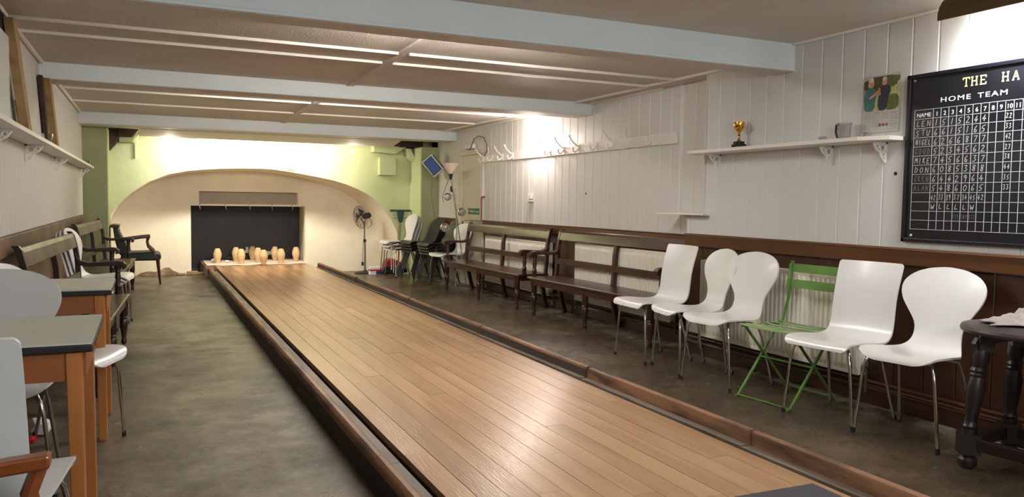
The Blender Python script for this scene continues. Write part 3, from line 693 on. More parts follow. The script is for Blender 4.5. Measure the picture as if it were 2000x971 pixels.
def text_mesh(s_, size, bold=False):
    cu = bpy.data.curves.new('t', 'FONT'); cu.body = s_; cu.size = size; cu.extrude = .0004; cu.align_x = 'CENTER'; cu.offset = size*.006 if bold else 0
    cu.resolution_u = 3; cu.space_character = 1.22 if s_ in ('HOME', 'TEAM') else 1
    o = bpy.data.objects.new('t', cu); col.objects.link(o)
    dg = bpy.context.evaluated_depsgraph_get(); me = bpy.data.meshes.new_from_object(o.evaluated_get(dg))
    bpy.data.objects.remove(o); return me
def wall_text(nm, s_, y, z, size, m_, par, bold=False, sx=1, xx=None):
    me = text_mesh(s_, size, bold); me.materials.clear(); me.materials.append(m_)
    o = bpy.data.objects.new(nm, me); col.objects.link(o); o.parent = par
    # text x -> world -y, text y -> world z, facing -x
    o.rotation_euler = (PI/2, 0, -PI/2); o.scale = (sx, 1, 1)
    o.location = Vector((xx if xx else xg, y, z)) - Vector(par.location); return o
for wd_, yc_ in (('HOME', 2.938), ('TEAM', 2.728)): wall_text('header_lettering', wd_, yc_, 1.786, .038, M_white, sb, True, 1.5)
wall_text('heading_cell', 'NAME', 3.126, 1.714, .032, M_white, sb, True, 1.05)
for i in range(1, 15):
    wall_text('heading_cell', str(i), (cols[i]+cols[i+1])/2, 1.714, .034, M_white, sb, True) if i+1 < len(cols) else None
# gold slab-serif title, stroke built
def ribbon(mb, pts, wd, o, U, V, x):
    for (a, b) in zip(pts[:-1], pts[1:]):
        a_, b_ = Vector((a[0], a[1])), Vector((b[0], b[1])); d_ = b_-a_
        if d_.length < 1e-6: continue
        d_.normalize(); n_ = Vector((-d_.y, d_.x))*wd/2; a2 = a_-d_*wd*.15; b2 = b_+d_*wd*.15
        q = [a2-n_, b2-n_, b2+n_, a2+n_]
        vs = [(x, o[0]+U*p.x, o[1]+V*p.y) for p in q]
        x -= .00012; k = len(mb.v); mb.v += vs+[(v[0]-.0006, v[1], v[2]) for v in vs]; mb.f += [(k+4, k+5, k+6, k+7), (k, k+1, k+5, k+4), (k+1, k+2, k+6, k+5), (k+2, k+3, k+7, k+6), (k+3, k, k+4, k+7)]
SER = {'T': [[(.5, 0), (.5, 1)], [(0, 1), (1, 1)], [(.3, 0), (.7, 0)], [(0, 1), (0, .8)], [(1, 1), (1, .8)]],
       'H': [[(.15, 0), (.15, 1)], [(.85, 0), (.85, 1)], [(.15, .5), (.85, .5)], [(0, 0), (.3, 0)], [(0, 1), (.3, 1)], [(.7, 0), (1, 0)], [(.7, 1), (1, 1)]],
       'E': [[(.15, 0), (.15, 1)], [(0, 0), (.9, 0)], [(0, 1), (.9, 1)], [(.15, .5), (.7, .5)], [(.9, 0), (.9, .22)], [(.9, 1), (.9, .8)]],
       'A': [[(.1, 0), (.5, 1)], [(.5, 1), (.9, 0)], [(.25, .35), (.75, .35)], [(0, 0), (.25, 0)], [(.75, 0), (1, 0)]]}
for ch, yy in (('T', 2.896), ('H', 2.850), ('E', 2.800), ('H', 2.682), ('A', 2.628)):
    tb = MB()
    for st in SER[ch]:
        ribbon(tb, [(p[0]*.036, p[1]*.044) for p in st], .0062, (yy, 1.856), -1, 1, xg)
    sbl(tb).build('title_letter', M_gold, sb)
# chalk handwriting
D = {'0': [[(.5, 1), (.15, .7), (.15, .3), (.5, 0), (.85, .3), (.85, .7), (.5, 1)]], '1': [[(.55, 1), (.45, 0)]], '2': [[(.1, .8), (.4, 1), (.8, .8), (.1, 0), (.95, .05)]],
     '3': [[(.1, .95), (.8, .95), (.45, .55), (.85, .3), (.5, 0), (.1, .1)]], '4': [[(.6, 1), (.1, .35), (.9, .4)], [(.65, .65), (.5, 0)]], '5': [[(.95, 1), (.3, .85), (.2, .5), (.7, .45), (.6, .1), (.1, 0)]],
     '6': [[(.7, 1), (.25, .6), (.2, .1), (.6, 0), (.8, .3), (.3, .42)]], '7': [[(.1, .9), (.85, .95), (.4, 0)]], '8': [[(.8, .9), (.3, .95), (.3, .6), (.8, .35), (.6, 0), (.2, .2), (.85, .8)]],
     '9': [[(.8, .7), (.4, .55), (.2, .85), (.6, 1), (.8, .7), (.55, 0)]], 'A': [[(0, 0), (.5, 1), (.9, 0)], [(.2, .4), (.75, .4)]], 'L': [[(.3, 1), (.2, .05), (.9, .1)]], 'E': [[(.9, 1), (.2, .95), (.15, 0), (.9, .05)], [(.2, .5), (.7, .52)]],
     'N': [[(.1, 0), (.15, 1), (.8, 0), (.9, 1)]], 'S': [[(.9, .9), (.4, 1), (.2, .7), (.7, .4), (.5, 0), (.05, .1)]], 'T': [[(0, 1), (1, 1)], [(.5, 1), (.5, 0)]], 'U': [[(.1, 1), (.15, .1), (.6, 0), (.85, 1)]], 'W': [[(0, 1), (.2, 0), (.5, .6), (.75, 0), (1, 1)]],
     'I': [[(.5, 1), (.45, 0)]], 'G': [[(.9, .9), (.4, 1), (.1, .5), (.3, 0), (.7, .1), (.7, .45)]], 'O': [[(.5, 1), (.1, .6), (.3, 0), (.8, .2), (.85, .8), (.5, 1)]], 'D': [[(.2, 1), (.15, 0), (.7, .1), (.85, .6), (.2, 1)]],
     'M': [[(0, 0), (.15, 1), (.5, .4), (.8, 1), (1, 0)]], 'K': [[(.2, 1), (.15, 0)], [(.9, 1), (.2, .5), (.9, 0)]], 'R': [[(.15, 0), (.2, 1), (.8, .8), (.2, .5), (.9, 0)]], '-': [[(.1, .4), (.9, .4)]], ' ': [], '(': [[(.7, 1), (.4, .5), (.7, 0)]]}
rnd = random.Random(3)
def chalk(mb, s_, y, z, h, wtot, wd=.0028):
    n_ = len(s_); cw = wtot/n_
    for i, ch in enumerate(s_):
        jx, jz = rnd.uniform(-.001, .001), rnd.uniform(-.002, .002); sl = rnd.uniform(0, .18)
        for st in D[ch]:
            ribbon(mb, [((p[0]*.8+sl*p[1])*cw*.9, p[1]*h+jz) for p in st], wd, (y-i*cw+jx, z), -1, 1, xg)
names = ['LEN', 'STU', 'NIGEL', 'GOUD', 'MIKE', 'DON', 'GREN', 'ALAN']
score = ['1515244', '6615165', '6266877', '5234562', '7456637', '6085388', '6442964', '5486065']
tens = ['22', '33', '42', '27', '38', '44', '35', '33']
for r in range(8):
    z = rows[r+2]+.010
    a = MB(); chalk(a, names[r], 3.172, z, .030, .1, .003); sbl(a).build('chalk_name', M_chalkd if r in (7, 6, 3) else M_chalk, sb)
    for c_ in range(7):
        a = MB(); chalk(a, score[r][c_], cols[c_+1]-.008, z-.002, .034, .032, .0032); sbl(a).build('chalk_score', M_chalk, sb)
    a = MB(); chalk(a, tens[r], cols[10]-.006, z+.004, .026, .034, .0026); sbl(a).build('chalk_total', M_chalk, sb)
for c_, t_ in enumerate(('42', '33', '39', '37', '34', '45', '42')):
    a = MB(); chalk(a, t_, cols[c_+1]-.006, rows[10]+.012, .028, .034, .0026); sbl(a).build('chalk_total', M_chalk, sb)
for c_, t_ in enumerate(('W', 'L', 'L', 'L', 'L', 'W')):
    a = MB(); chalk(a, t_, cols[c_+1]-.010, rows[11]+.012, .026, .028, .003); sbl(a).build('chalk_letter', M_chalk, sb)
for c_, t_ in ((3, '153'), (4, '187'), (5, '232')):
    a = MB(); chalk(a, t_, cols[c_+1]-.004, rows[12]+.014, .022, .038, .002); sbl(a).build('chalk_total', M_chalkd, sb)

# trough lamp above board
tl = thing('picture_lamp', 'brown metal trough lamp over the scoreboard at the top right', 'lamp', (3.9, 2.76, 2.15))
prof = []
for i in range(9):
    a_ = PI*(.35+.68*i/8); prof.append((-.15+.15*math.cos(a_) , .13*math.sin(a_)))
pin_ = [(p[0]*.98+.0, p[1]-.004) for p in prof[::-1]]
MB().prism(prof+pin_, (.0, 0, 0), (1, 0, 0), (0, 0, 1), (0, -1.5, 0)).build('reflector', M_trough, tl)
MB().prism(prof, (.0, .0, 0), (1, 0, 0), (0, 0, 1), (0, -.004, 0)).build('end_cap', M_trough, tl)
MB().tube([(-.12, -.1, .07), (-.12, -1.4, .07)], .012, 8).build('tube', M_tube, tl, smooth=True)
# right wall bulb lamp
wlp = thing('wall_lamp', 'bare glowing bulb on the far right wall under the middle beam', 'lamp', (XF, 8.35, 1.95))
MB().lathe([(.045, 0), (.045, .02), (.02, .03), (.02, .09)], (0, 0, 0), 14, Matrix.Rotation(-PI/2, 3, 'Y')).build('holder', M_trim, wlp, smooth=True)
MB().sphere((-.11, 0, 0), .055, 14).build('bulb', M_tube, wlp, smooth=True)
for x, y, lb in ((1.75, 4.47, 'strip light hidden behind the nearest ceiling beam'), (1.5, 7.66, 'strip light hidden behind the middle ceiling beam')):
    s_ = thing('strip_light', lb, 'light', (x, y, 2.185))
    MB().tube([(-.65, 0, -.02), (.65, 0, -.02)], .014, 8).build('tube', M_tube, s_, smooth=True)

# ------------------------------------------------------------------ radiators
def radiator(x, ya, yb, za, zb, lab, depth=.06):
    r = thing('radiator', lab, 'radiator', (x, ya, za), 0, 'white panel radiators along the right wall')
    L_, H = yb-ya, zb-za
    p = MB(); n_ = int(L_/.04); k = 6
    prof = []
    for i in range(n_):
        y0 = i*L_/n_; w_ = L_/n_
        prof += [(0, y0+.02*w_), (-.012, y0+.22*w_), (-.012, y0+.62*w_), (0, y0+.84*w_)]
    prof = [(0.0, 0)]+prof+[(0, L_)]
    poly = prof + [(.02, L_), (.02, 0)]
    # corrugated face
    a = [(q[0], q[1], .055) for q in prof]; b = [(q[0], q[1], H-.055) for q in prof]
    a0 = [(.0, q[1], .02) for q in prof]; b0 = [(.0, q[1], H-.02) for q in prof]; m_ = len(prof)
    p.add(a0+a+b+b0, [(j*m_+i, j*m_+i+1, (j+1)*m_+i+1, (j+1)*m_+i) for j in range(3) for i in range(m_-1)])
    p.box(-.003, 0, 0, .012, L_, .022); p.box(-.003, 0, H-.022, .012, L_, H)
    p.build('front_panel', M_radiator, r)
    MB().box(.012, .004, .005, depth, L_-.004, H-.012).build('rear_panel', M_radiator, r)
    for q in (-.002, L_-.003): MB().box(-.003, q, 0, depth, q+.005, H).build('end_cover', M_radiator, r, bevel=.002)
    MB().box(0, 0, H-.004, depth, L_, H+.004).build('top_grille', M_radiator, r)
    for yy in (-.035, L_+.035):
        v = MB().tube([(.03, yy, .05), (.03, yy, -.1)], .009, 8); v.tube([(.03, yy, .05), (.03, yy+(.04 if yy < 0 else -.04), .05)], .011, 8)
        v.lathe([(.016, 0), (.018, .03), (.012, .045)], (.03, yy, .06), 12)
        v.build('valve', M_steel, r, smooth=True)
    return r
radiator(3.95, 3.46, 5.0, .17, .765, 'white ribbed radiator behind the green folding chair on the near right wall')
radiator(4.17, 5.68, 7.40, .16, .77, 'white ribbed radiator seen through the nearer bench', .045)
radiator(4.17, 8.0, 9.88, .13, .735, 'white ribbed radiator seen through the farther bench', .045)
pp = MB().tube([(3.985, 1.5, .14), (3.985, 5.2, .14)], .011, 8).tube([(3.985, 1.5, .10), (3.985, 5.2, .10)], .011, 8)
tag(pp.build('heating_pipe', M_dadolow, smooth=True), 'pair of brown pipes along the base of the near right wall', 'pipe')
pp = MB().tube([(4.18, 5.35, .16), (4.18, 10.0, .15)], .011, 8).tube([(4.18, 5.35, .10), (4.18, 10.0, .10)], .011, 8)
tag(pp.build('heating_pipe', M_dadolow, smooth=True), 'pair of brown pipes along the wall behind the two benches', 'pipe')
sk_ = thing('wall_socket', 'white double socket low on the wall behind the nearer bench', 'socket', (XF-.0, 7.15, .17))
MB().box(-.035, -.07, 0, 0, .07, .085).build('plate', M_trim, sk_, bevel=.004)
MB().box(-.06, -.05, .015, -.035, -.01, .055).build('plug', M_trim, sk_, bevel=.003)
sk_ = thing('wall_socket', 'white box low on the wall behind the first white rectangular chair', 'socket', (XR-.0, 5.12, .17))
MB().box(-.03, -.10, 0, 0, .10, .10).build('plate', M_trim, sk_, bevel=.004)

# ------------------------------------------------------------------ chairs
def catmull(keys, t):
    for i in range(len(keys)-1):
        if keys[i][0] <= t <= keys[i+1][0]: break
    a, b = keys[i], keys[i+1]; p0 = keys[max(i-1, 0)]; p3 = keys[min(i+2, len(keys)-1)]
    u = (t-a[0])/(b[0]-a[0]+1e-9)
    out = []
    for k in range(1, len(a)):
        m1 = (b[k]-p0[k])/(b[0]-p0[0]+1e-9)*(b[0]-a[0]); m2 = (p3[k]-a[k])/(p3[0]-a[0]+1e-9)*(b[0]-a[0])
        out.append((2*u**3-3*u*u+1)*a[k]+(u**3-2*u*u+u)*m1+(-2*u**3+3*u*u)*b[k]+(u**3-u*u)*m2)
    return out
PROF = [(0, .235, .418), (.03, .228, .437), (.08, .20, .452), (.2, .10, .452), (.32, -.01, .444), (.40, -.09, .444), (.455, -.145, .456), (.50, -.178, .485), (.55, -.198, .53), (.65, -.218, .625), (.8, -.245, .745), (1.0, -.285, .882)]
W_ROUND = [(0, .10), (.015, .15), (.05, .19), (.12, .212), (.25, .215), (.36, .195), (.44, .158), (.50, .133), (.55, .125), (.60, .132), (.67, .170), (.74, .205), (.81, .220), (.88, .210), (.94, .170), (.975, .118), (.992, .068), (1, .015)]
W_RECT = [(0, .17), (.012, .188), (.04, .200), (.2, .208), (.4, .205), (.5, .198), (.7, .196), (.97, .200), (.988, .197), (1, .187)]
def shell_mesh(wk, m_, parent, round_, PROF=PROF):
    rows_ = []; NC = 10
    ts = []
    for i in range(49): ts.append(i/48)
    if round_: ts = sorted(set(ts+[.955, .965, .982, .99, .996, .005, .01]))
    else: ts = sorted(set(ts+[.985, .993, .006, .012]))
    vs = []
    for t in ts:
        x, z = catmull(PROF, t); w_ = max(.004, catmull(wk, t)[0])
        for j in range(NC+1):
            v = -1+2*j/NC
            back = max(0, min(1, (t-.5)/.2)); seat = 1-max(0, min(1, (t-.3)/.2))
            bx = .018*back*(v*w_/.2)**2; sz = .008*seat*(v*w_/.2)**2*(1 if t > .06 else t/.06)
            vs.append((x+bx, v*w_, z+sz))
    R_ = len(ts)
    mb = MB().add(vs, [(i*(NC+1)+j, i*(NC+1)+j+1, (i+1)*(NC+1)+j+1, (i+1)*(NC+1)+j) for i in range(R_-1) for j in range(NC)])
    o = mb.build('seat_shell', m_, parent, smooth=False)
    o.data.polygons.foreach_set('use_smooth', [True]*len(o.data.polygons))
    s_ = o.modifiers.new('solid', 'SOLIDIFY'); s_.thickness = .010; s_.offset = 0
    b = o.modifiers.new('split', 'EDGE_SPLIT'); b.split_angle = math.radians(50)
    return o
def shell_chair(wk, m_, lm, round_, name, label, loc=(0, 0, 0), rz=0):
    t = thing(name, label, 'chair', loc, rz)
    shell_mesh(wk, m_, t, round_)
    for sx, sy in ((1, 1), (1, -1), (-1, 1), (-1, -1)):
        if sx > 0: P = [(.05, sy*.06, .428), (.13, sy*.13, .428), (.165, sy*.165, .418), (.176, sy*.178, .39), (.182, sy*.188, .34), (.192, sy*.222, .004)]
        else: P = [(-.03, sy*.06, .425), (-.08, sy*.125, .42), (-.11, sy*.155, .41), (-.125, sy*.165, .38), (-.145, sy*.172, .33), (-.225, sy*.205, .004)]
        lg = MB().tube(P, .0085, 10).build('leg', lm, t, smooth=True)
        MB().tube([P[-1], Vector(P[-1])+Vector((-(.0004), 0, .028))], .0105, 10).build('foot_cap', M_foot, lg)
    MB().box(-.06, -.07, .426, .08, .07, .436).build('mounting_plate', M_foot, t, bevel=.002)
    return t
RC = shell_chair(W_ROUND, M_shell, M_chrome, True, 'round_back_chair', '')
QC = shell_chair(W_RECT, M_shell, M_chrome, False, 'square_back_chair', '')
def from_feet(A, B):
    A, B = Vector(A), Vector(B); d_ = (B-A).normalized(); f = Vector((d_.y, -d_.x)); mid = (A+B)/2; c = mid-f*.192
    return (c.x, c.y, 0), math.atan2(f.y, f.x)
def put(src, A, B, label, group=None, first=False):
    loc, rz = from_feet(A, B)
    if first: src.location = loc; src.rotation_euler = (0, 0, rz); src['label'] = label; src['group'] = group; return src
    return copy_tree(src, loc, rz, label, group)
GR = 'white moulded chairs along the right wall'
put(QC, (3.367, 5.302), (3.348, 4.847), 'white square-backed chair with chrome legs at the end of the nearer bench', GR, True)
put(RC, (3.409, 4.864), (3.329, 4.400), 'white round-backed chair directly right of the square-backed chair by the bench', GR, True)
put(RC, (3.319, 4.370), (3.366, 3.946), 'white round-backed chair just left of the green folding chair', GR)
put(QC, (3.345, 3.455), (3.410, 3.003), 'white square-backed chair just right of the green folding chair', GR)
put(RC, (3.406, 2.987), (3.479, 2.569), 'white round-backed chair beside the dark round table under the scoreboard', GR)
# left side chairs
GL = 'white moulded chairs at the left tables'
copy_tree(QC, (-.42, 2.34, 0), PI/2-.14, 'white square-backed chair seen from behind at the bottom left corner', GL)
copy_tree(RC, (-.56, 3.70, 0), -PI/2, 'white round-backed chair facing the front left table, its back toward the far table', GL)
copy_tree(RC, (-.37, 4.20, 0), -.35, 'white chair with its seat poking out between the two left tables', GL)
# white stack left
for i in range(3):
    copy_tree(RC, (-.365-.028*i, 7.97-.03*i, .016*(2-i)), -.18, ['topmost', 'middle', 'lowest'][i]+' white chair of the stack between the two left benches', 'stacked white chairs by the left wall')
# white stack far right
for i in range(3):
    copy_tree(RC, (3.58+.035*i, 12.02, .052*(2-i)), PI+.10, ['topmost', 'middle', 'lowest'][i]+' white chair of the stack in front of the right end of the arch', 'stacked white chairs by the arch')
put(RC, (3.665, 10.72), (3.765, 10.30), 'white round-backed chair standing before the black chair stacks')
# black chairs
W_BLK = [(0, .17), (.012, .19), (.05, .205), (.2, .215), (.4, .205), (.48, .19), (.6, .185), (.8, .20), (.93, .19), (.98, .15), (1, .10)]
BC = thing('black_stacking_chair', '', 'chair')
shell_mesh(W_BLK, M_blackshell, BC, False, [(0, .235, .418), (.03, .228, .437), (.08, .20, .452), (.2, .10, .452), (.32, -.01, .440), (.40, -.09, .436), (.455, -.145, .446), (.50, -.182, .47), (.55, -.212, .51), (.65, -.25, .59), (.8, -.305, .69), (1.0, -.37, .80)])
for sy in (1, -1):
    MB().tube([(.0, sy*.17, .42), (.05, sy*.19, .425), (.10, sy*.20, .41), (.235, sy*.225, .004)], .011, 8).build('leg', M_foot, BC, smooth=True)
    MB().tube([(.04, sy*.17, .42), (-.03, sy*.19, .425), (-.08, sy*.20, .41), (-.235, sy*.215, .004)], .011, 8).build('leg', M_foot, BC, smooth=True)
MB().box(-.1, -.18, .425, .1, .18, .437).build('seat_frame', M_foot, BC)
used = False
for st, (cx, cy, rz) in enumerate(((3.78, 11.55, PI+.12), (3.86, 10.97, PI+.1))):
    for i in range(4):
        lab = ['topmost', 'second from the top', 'third from the top', 'lowest'][i]+' black moulded chair of the '+['farther stack, by the green pier', 'nearer stack, beside the white chair'][st]
        loc = (cx+.012*i, cy, .042*(3-i)); gp = 'stacked black chairs by the right pier'
        if not used: BC.location = loc; BC.rotation_euler = (0, 0, rz); BC['label'] = lab; BC['group'] = gp; used = True
        else: copy_tree(BC, loc, rz, lab, gp)

# green folding bistro chair (faces -x)
loc, rz = from_feet((3.372, 3.872), (3.405, 3.455))
gc = thing('folding_chair', 'green metal folding slatted garden chair between the white chairs', 'chair', loc, rz)
def bar(mb, a, b, w_=.02, t_=.006, wdir=(1, 0, 0)):
    a, b = Vector(a), Vector(b); d_ = (b-a).normalized(); wv = Vector(wdir); wv = (wv-d_*wv.dot(d_)).normalized(); n_ = d_.cross(wv)
    return mb.prism([(-w_/2, -t_/2), (w_/2, -t_/2), (w_/2, t_/2), (-w_/2, t_/2)], a, wv, n_, b-a)
for sy in (1, -1):
    y_ = sy*.205
    MB_ = MB(); MB_.tube([(.215, y_, .006), (.185, y_, .012), (-.16, y_, .45)], .009, 8)
    MB_.build('leg', M_green, gc, smooth=True)
    MB_ = MB(); MB_.tube([(-.25, sy*.185, .006), (-.23, sy*.185, .02), (.16, sy*.185, .44)], .009, 8)
    MB_.build('leg', M_green, gc, smooth=True)
    MB_ = MB(); bar(MB_, (-.17, y_*.95, .44), (-.215, y_*.93, .60), .022, .006); bar(MB_, (-.215, y_*.93, .60), (-.26, y_*.98, .845), .024, .006)
    MB_.build('back_stile', M_green, gc)
MB().tube([(.20, -.205, .012), (.17, 0, .006), (.20, .205, .012)], .005, 6).build('stretcher', M_green, gc)
MB().tube([(.01, -.20, .24), (-.01, 0, .235), (.01, .20, .24)], .006, 6).build('stretcher', M_green, gc)
MB().tube([(-.23, -.185, .03), (-.23, .185, .03)], .006, 6).build('stretcher', M_green, gc)
for i in range(7):
    x = .185-.058*i; zz = .455+.006*math.cos(i/6*PI*2)
    v_ = []
    for k in range(9):
        yy = -.215+.43*k/8; dip = -.008*(1-(yy/.215)**2)
        v_.append((yy, dip))
    mb = MB(); vs = []
    for yy, dp in v_: vs += [(x-.017, yy, zz+dp), (x+.017, yy, zz+dp), (x+.017, yy, zz+dp-.005), (x-.017, yy, zz+dp-.005)]
    fs = [(k*4+a, k*4+(a+1) % 4, (k+1)*4+(a+1) % 4, (k+1)*4+a) for k in range(8) for a in range(4)]+[(0, 1, 2, 3), (35, 34, 33, 32)]
    mb.add(vs, fs).build('seat_slat', M_greenseat, gc)
for q in (-.21, .195): MB().box(-.17, q, .438, .17, q+.015, .45).build('seat_rail', M_green, gc)
for z, x in ((.80, -.255), (.70, -.236)):
    mb = MB(); bar(mb, (x, -.225, z), (x, .225, z), .055, .006, (-.15, 0, 1)); mb.build('back_slat', M_green, gc, bevel=.001)

# ------------------------------------------------------------------ benches
def make_bench(mw, mr, label, loc, rz, hl=1.15):
    b = thing('settle_bench', label, 'bench', loc, rz, 'dark wooden settle benches')
    # seat
    MB().box(-.145, -hl, .375, .245, hl, .40).build('seat', mw, b, bevel=.008)
    MB().box(.205, -hl+.05, .315, .225, hl-.05, .376).box(-.13, -hl+.05, .32, -.11, hl-.05, .376).box(-.12, -hl+.05, .32, .21, -hl+.07, .376).box(-.12, hl-.07, .32, .21, hl-.05, .376).build('apron', mr, b, bevel=.003)
    lp = [(.016, 0), (.02, .012), (.022, .03), (.015, .045), (.017, .06), (.023, .10), (.03, .15), (.033, .19), (.025, .205), (.031, .215), (.025, .225), (.031, .24), (.03, .38)]
    for yy in (-hl+.10, 0, hl-.10):
        MB().lathe(lp, (.205, yy, 0), 14).build('leg', mr, b, smooth=True)
        mb = MB(); P = [(-.11, .376), (-.12, .25), (-.145, .12), (-.185, 0)]
        for a_, c_ in zip(P[:-1], P[1:]):
            mb.prism([(a_[0]-.02, a_[1]), (a_[0]+.025, a_[1]), (c_[0]+.02, c_[1]), (c_[0]-.02, c_[1])], (0, yy-.02, 0), (1, 0, 0), (0, 0, 1), (0, .04, 0))
        mb.build('leg', mr, b)
    # stiles
    SP = [(-.11, .39), (-.12, .50), (-.125, .60), (-.13, .70), (-.145, .80), (-.165, .885), (-.185, .915)]
    def xs(z):
        for (x0_, z0_), (x1_, z1_) in zip(SP[:-1], SP[1:]):
            if z0_ <= z <= z1_: return x0_+(x1_-x0_)*(z-z0_)/(z1_-z0_)
        return SP[-1][0]
    for yy, nm in ((-hl+.0, 'end_stile'), (hl-.04, 'end_stile'), (-.025, 'middle_stile')):
        mb = MB(); w_ = .04 if nm == 'end_stile' else .05; Q = SP if nm == 'end_stile' else SP[:-2]
        front = [(p[0]+.018, p[1]) for p in Q]; back = [(p[0]-.02, p[1]) for p in Q[::-1]]
        mb.prism(front+back, (0, yy, 0), (1, 0, 0), (0, 0, 1), (0, w_, 0)); mb.build(nm, mr, b, bevel=.004)
    # rails: curved top rail and mid rail
    def rail(z0_, z1_, nm, m_, t_=.022):
        fr_ = [(xs(z0_+(z1_-z0_)*k/4)+t_/2+.004, z0_+(z1_-z0_)*k/4) for k in range(5)]; bk_ = [(p[0]-t_, p[1]) for p in fr_[::-1]]
        MB().prism(fr_+bk_, (0, -hl+.04, 0), (1, 0, 0), (0, 0, 1), (0, 2*hl-.08, 0)).build(nm, m_, b, bevel=.004)
    rail(.79, .90, 'top_rail', mw); rail(.53, .595, 'mid_rail', mr)
    # arms: scroll profile + turned support
    for yy in (-hl-.01, hl-.045):
        AP = [(-.14, .75), (-.13, .71), (-.10, .678), (-.05, .662), (.08, .668), (.16, .675), (.205, .668), (.228, .645), (.225, .615), (.205, .602), (.19, .612), (.195, .63), (.18, .638), (.14, .632), (.05, .634), (-.06, .63), (-.10, .638), (-.13, .66), (-.14, .69)]
        MB().prism(AP, (0, yy-.004, 0), (1, 0, 0), (0, 0, 1), (0, .062, 0)).build('arm', mr, b, bevel=.005)
        ap = [(.024, .40), (.024, .455), (.027, .465), (.022, .475), (.017, .49), (.024, .535), (.018, .575), (.024, .585), (.02, .598), (.026, .615), (.026, .64)]
        MB().lathe(ap, (.16, yy+.027, 0), 12).build('arm_post', mr, b, smooth=True)
    return b
make_bench(M_bench, M_bench, 'dark mahogany settle bench on the right, farther one, before the fire door', (3.93, 9.03, 0), PI+.036, 1.14)
make_bench(M_bench, M_bench, 'dark mahogany settle bench on the right, nearer one, beside the white chairs', (4.0, 6.53, 0), PI+.027, 1.14)
make_bench(M_benchL, M_benchdark, 'worn dark settle bench on the left right behind the second grey table', (-.433, 6.21, 0), -.055, 1.03)
make_bench(M_benchL, M_benchdark, 'worn dark settle bench on the left, farther one, beyond the white chair stack', (-.43, 10.25, 0), -.05, 1.14)

# ------------------------------------------------------------------ formica tables left
def ftable(x0, x1, y0, y1, h, label):
    t = thing('formica_table', label, 'table', ((x0+x1)/2, (y0+y1)/2, 0), 0, 'formica-topped tables at the left wall')
    a, b = (x1-x0)/2, (y1-y0)/2
    MB().box(-a, -b, h-.006, a, b, h).build('table_top', M_formica, t)
    MB().box(-a-.004, -b-.004, h-.030, a+.004, b+.004, h-.0065).build('edge_band', M_foot, t, bevel=.005)
    MB().box(-a+.07, -b+.02, h-.12, a-.07, -b+.04, h-.03).build('side_rail', M_tlegdark, t)
    MB().box(-a+.07, b-.04, h-.12, a-.07, b-.02, h-.03).build('side_rail', M_tlegdark, t)
    MB().box(a-.04, -b+.07, h-.12, a-.02, b-.07, h-.03).build('side_rail', M_tlegdark, t)
    MB().box(-a+.02, -b+.07, h-.12, -a+.04, b-.07, h-.03).build('side_rail', M_tlegdark, t)
    for sx in (-1, 1):
        for sy in (-1, 1):
            cx, cy = sx*(a-.05), sy*(b-.045)
            mb = MB(); q = [(-.022, -.036), (.022, -.036), (.022, .036), (-.022, .036)]; s2 = .025
            vs = [(cx+p[0]*s2/.03+sx*.008, cy+p[1]*s2/.03, 0) for p in q]+[(cx+p[0], cy+p[1], h-.031) for p in q]
            mb.add(vs, [(0, 3, 2, 1), (4, 5, 6, 7), (0, 1, 5, 4), (1, 2, 6, 5), (2, 3, 7, 6), (3, 0, 4, 7)])
            mb.build('leg', M_tleg, t, bevel=.003)
    return t
ftable(-.70, -.158, 2.735, 3.375, .75, 'grey formica table with black edge and orange wooden legs, nearest at the left')
ftable(-.70, -.162, 4.29, 4.90, .75, 'second grey formica table at the left, before the worn bench')

# ------------------------------------------------------------------ armchairs
def armchair(loc, rz, label, wm, fabric=M_uph):
    t = thing('upholstered_armchair', label, 'armchair', loc, rz)
    # faces +x ; seat
    MB().prism([(-.26, .33), (.24, .33), (.262, .37), (.25, .425), (.15, .45), (-.22, .44)], (0, -.25, 0), (1, 0, 0), (0, 0, 1), (0, .5, 0)).build('seat_cushion', fabric, t, bevel=.02, smooth=True)
    MB().prism([(-.20, .36), (-.10, .42), (-.17, .55), (-.245, .70), (-.27, .79), (-.33, .79), (-.31, .62), (-.27, .44)], (0, -.23, 0), (1, 0, 0), (0, 0, 1), (0, .46, 0)).build('back_cushion', fabric, t, bevel=.015, smooth=True)
    MB().prism([(-.25, .785), (-.25, .815), (-.34, .825), (-.37, .81), (-.365, .785), (-.33, .775)], (0, -.24, 0), (1, 0, 0), (0, 0, 1), (0, .48, 0)).build('crest_rail', wm, t, bevel=.006)
    for sy in (-1, 1):
        y_ = sy*.235
        MB().tube([(.215, y_, .36), (.222, y_, .25), (.235, y_*1.02, .1), (.245, y_*1.02, .0)], [.026, .022, .016, .012], 8).build('leg', wm, t, smooth=True)
        MB().tube([(-.22, y_, .36), (-.25, y_, .2), (-.31, y_, 0)], [.024, .02, .014], 8).build('leg', wm, t, smooth=True)
        mb = MB(); mb.prism([(-.25, .625), (-.10, .645), (.05, .665), (.125, .67), (.125, .64), (.02, .632), (-.12, .61), (-.25, .595)], (0, y_-.022, 0), (1, 0, 0), (0, 0, 1), (0, .044, 0))
        a_ = mb.build('arm', wm, t, bevel=.006)
        MB().tube([(.105, y_, .645), (.085, y_, .59), (.10, y_, .52), (.165, y_, .45), (.19, y_, .37)], [.016, .017, .017, .019, .02], 8).build('arm_support', wm, t, smooth=True)
    return t
armchair((-.08, 12.08, 0), 0, 'armchair with dark green upholstery in the far left corner by the arch', M_armw)
armchair((-.31, 1.62, 0), .0, 'wooden-armed chair cut off by the bottom left corner of the frame', M_armo)
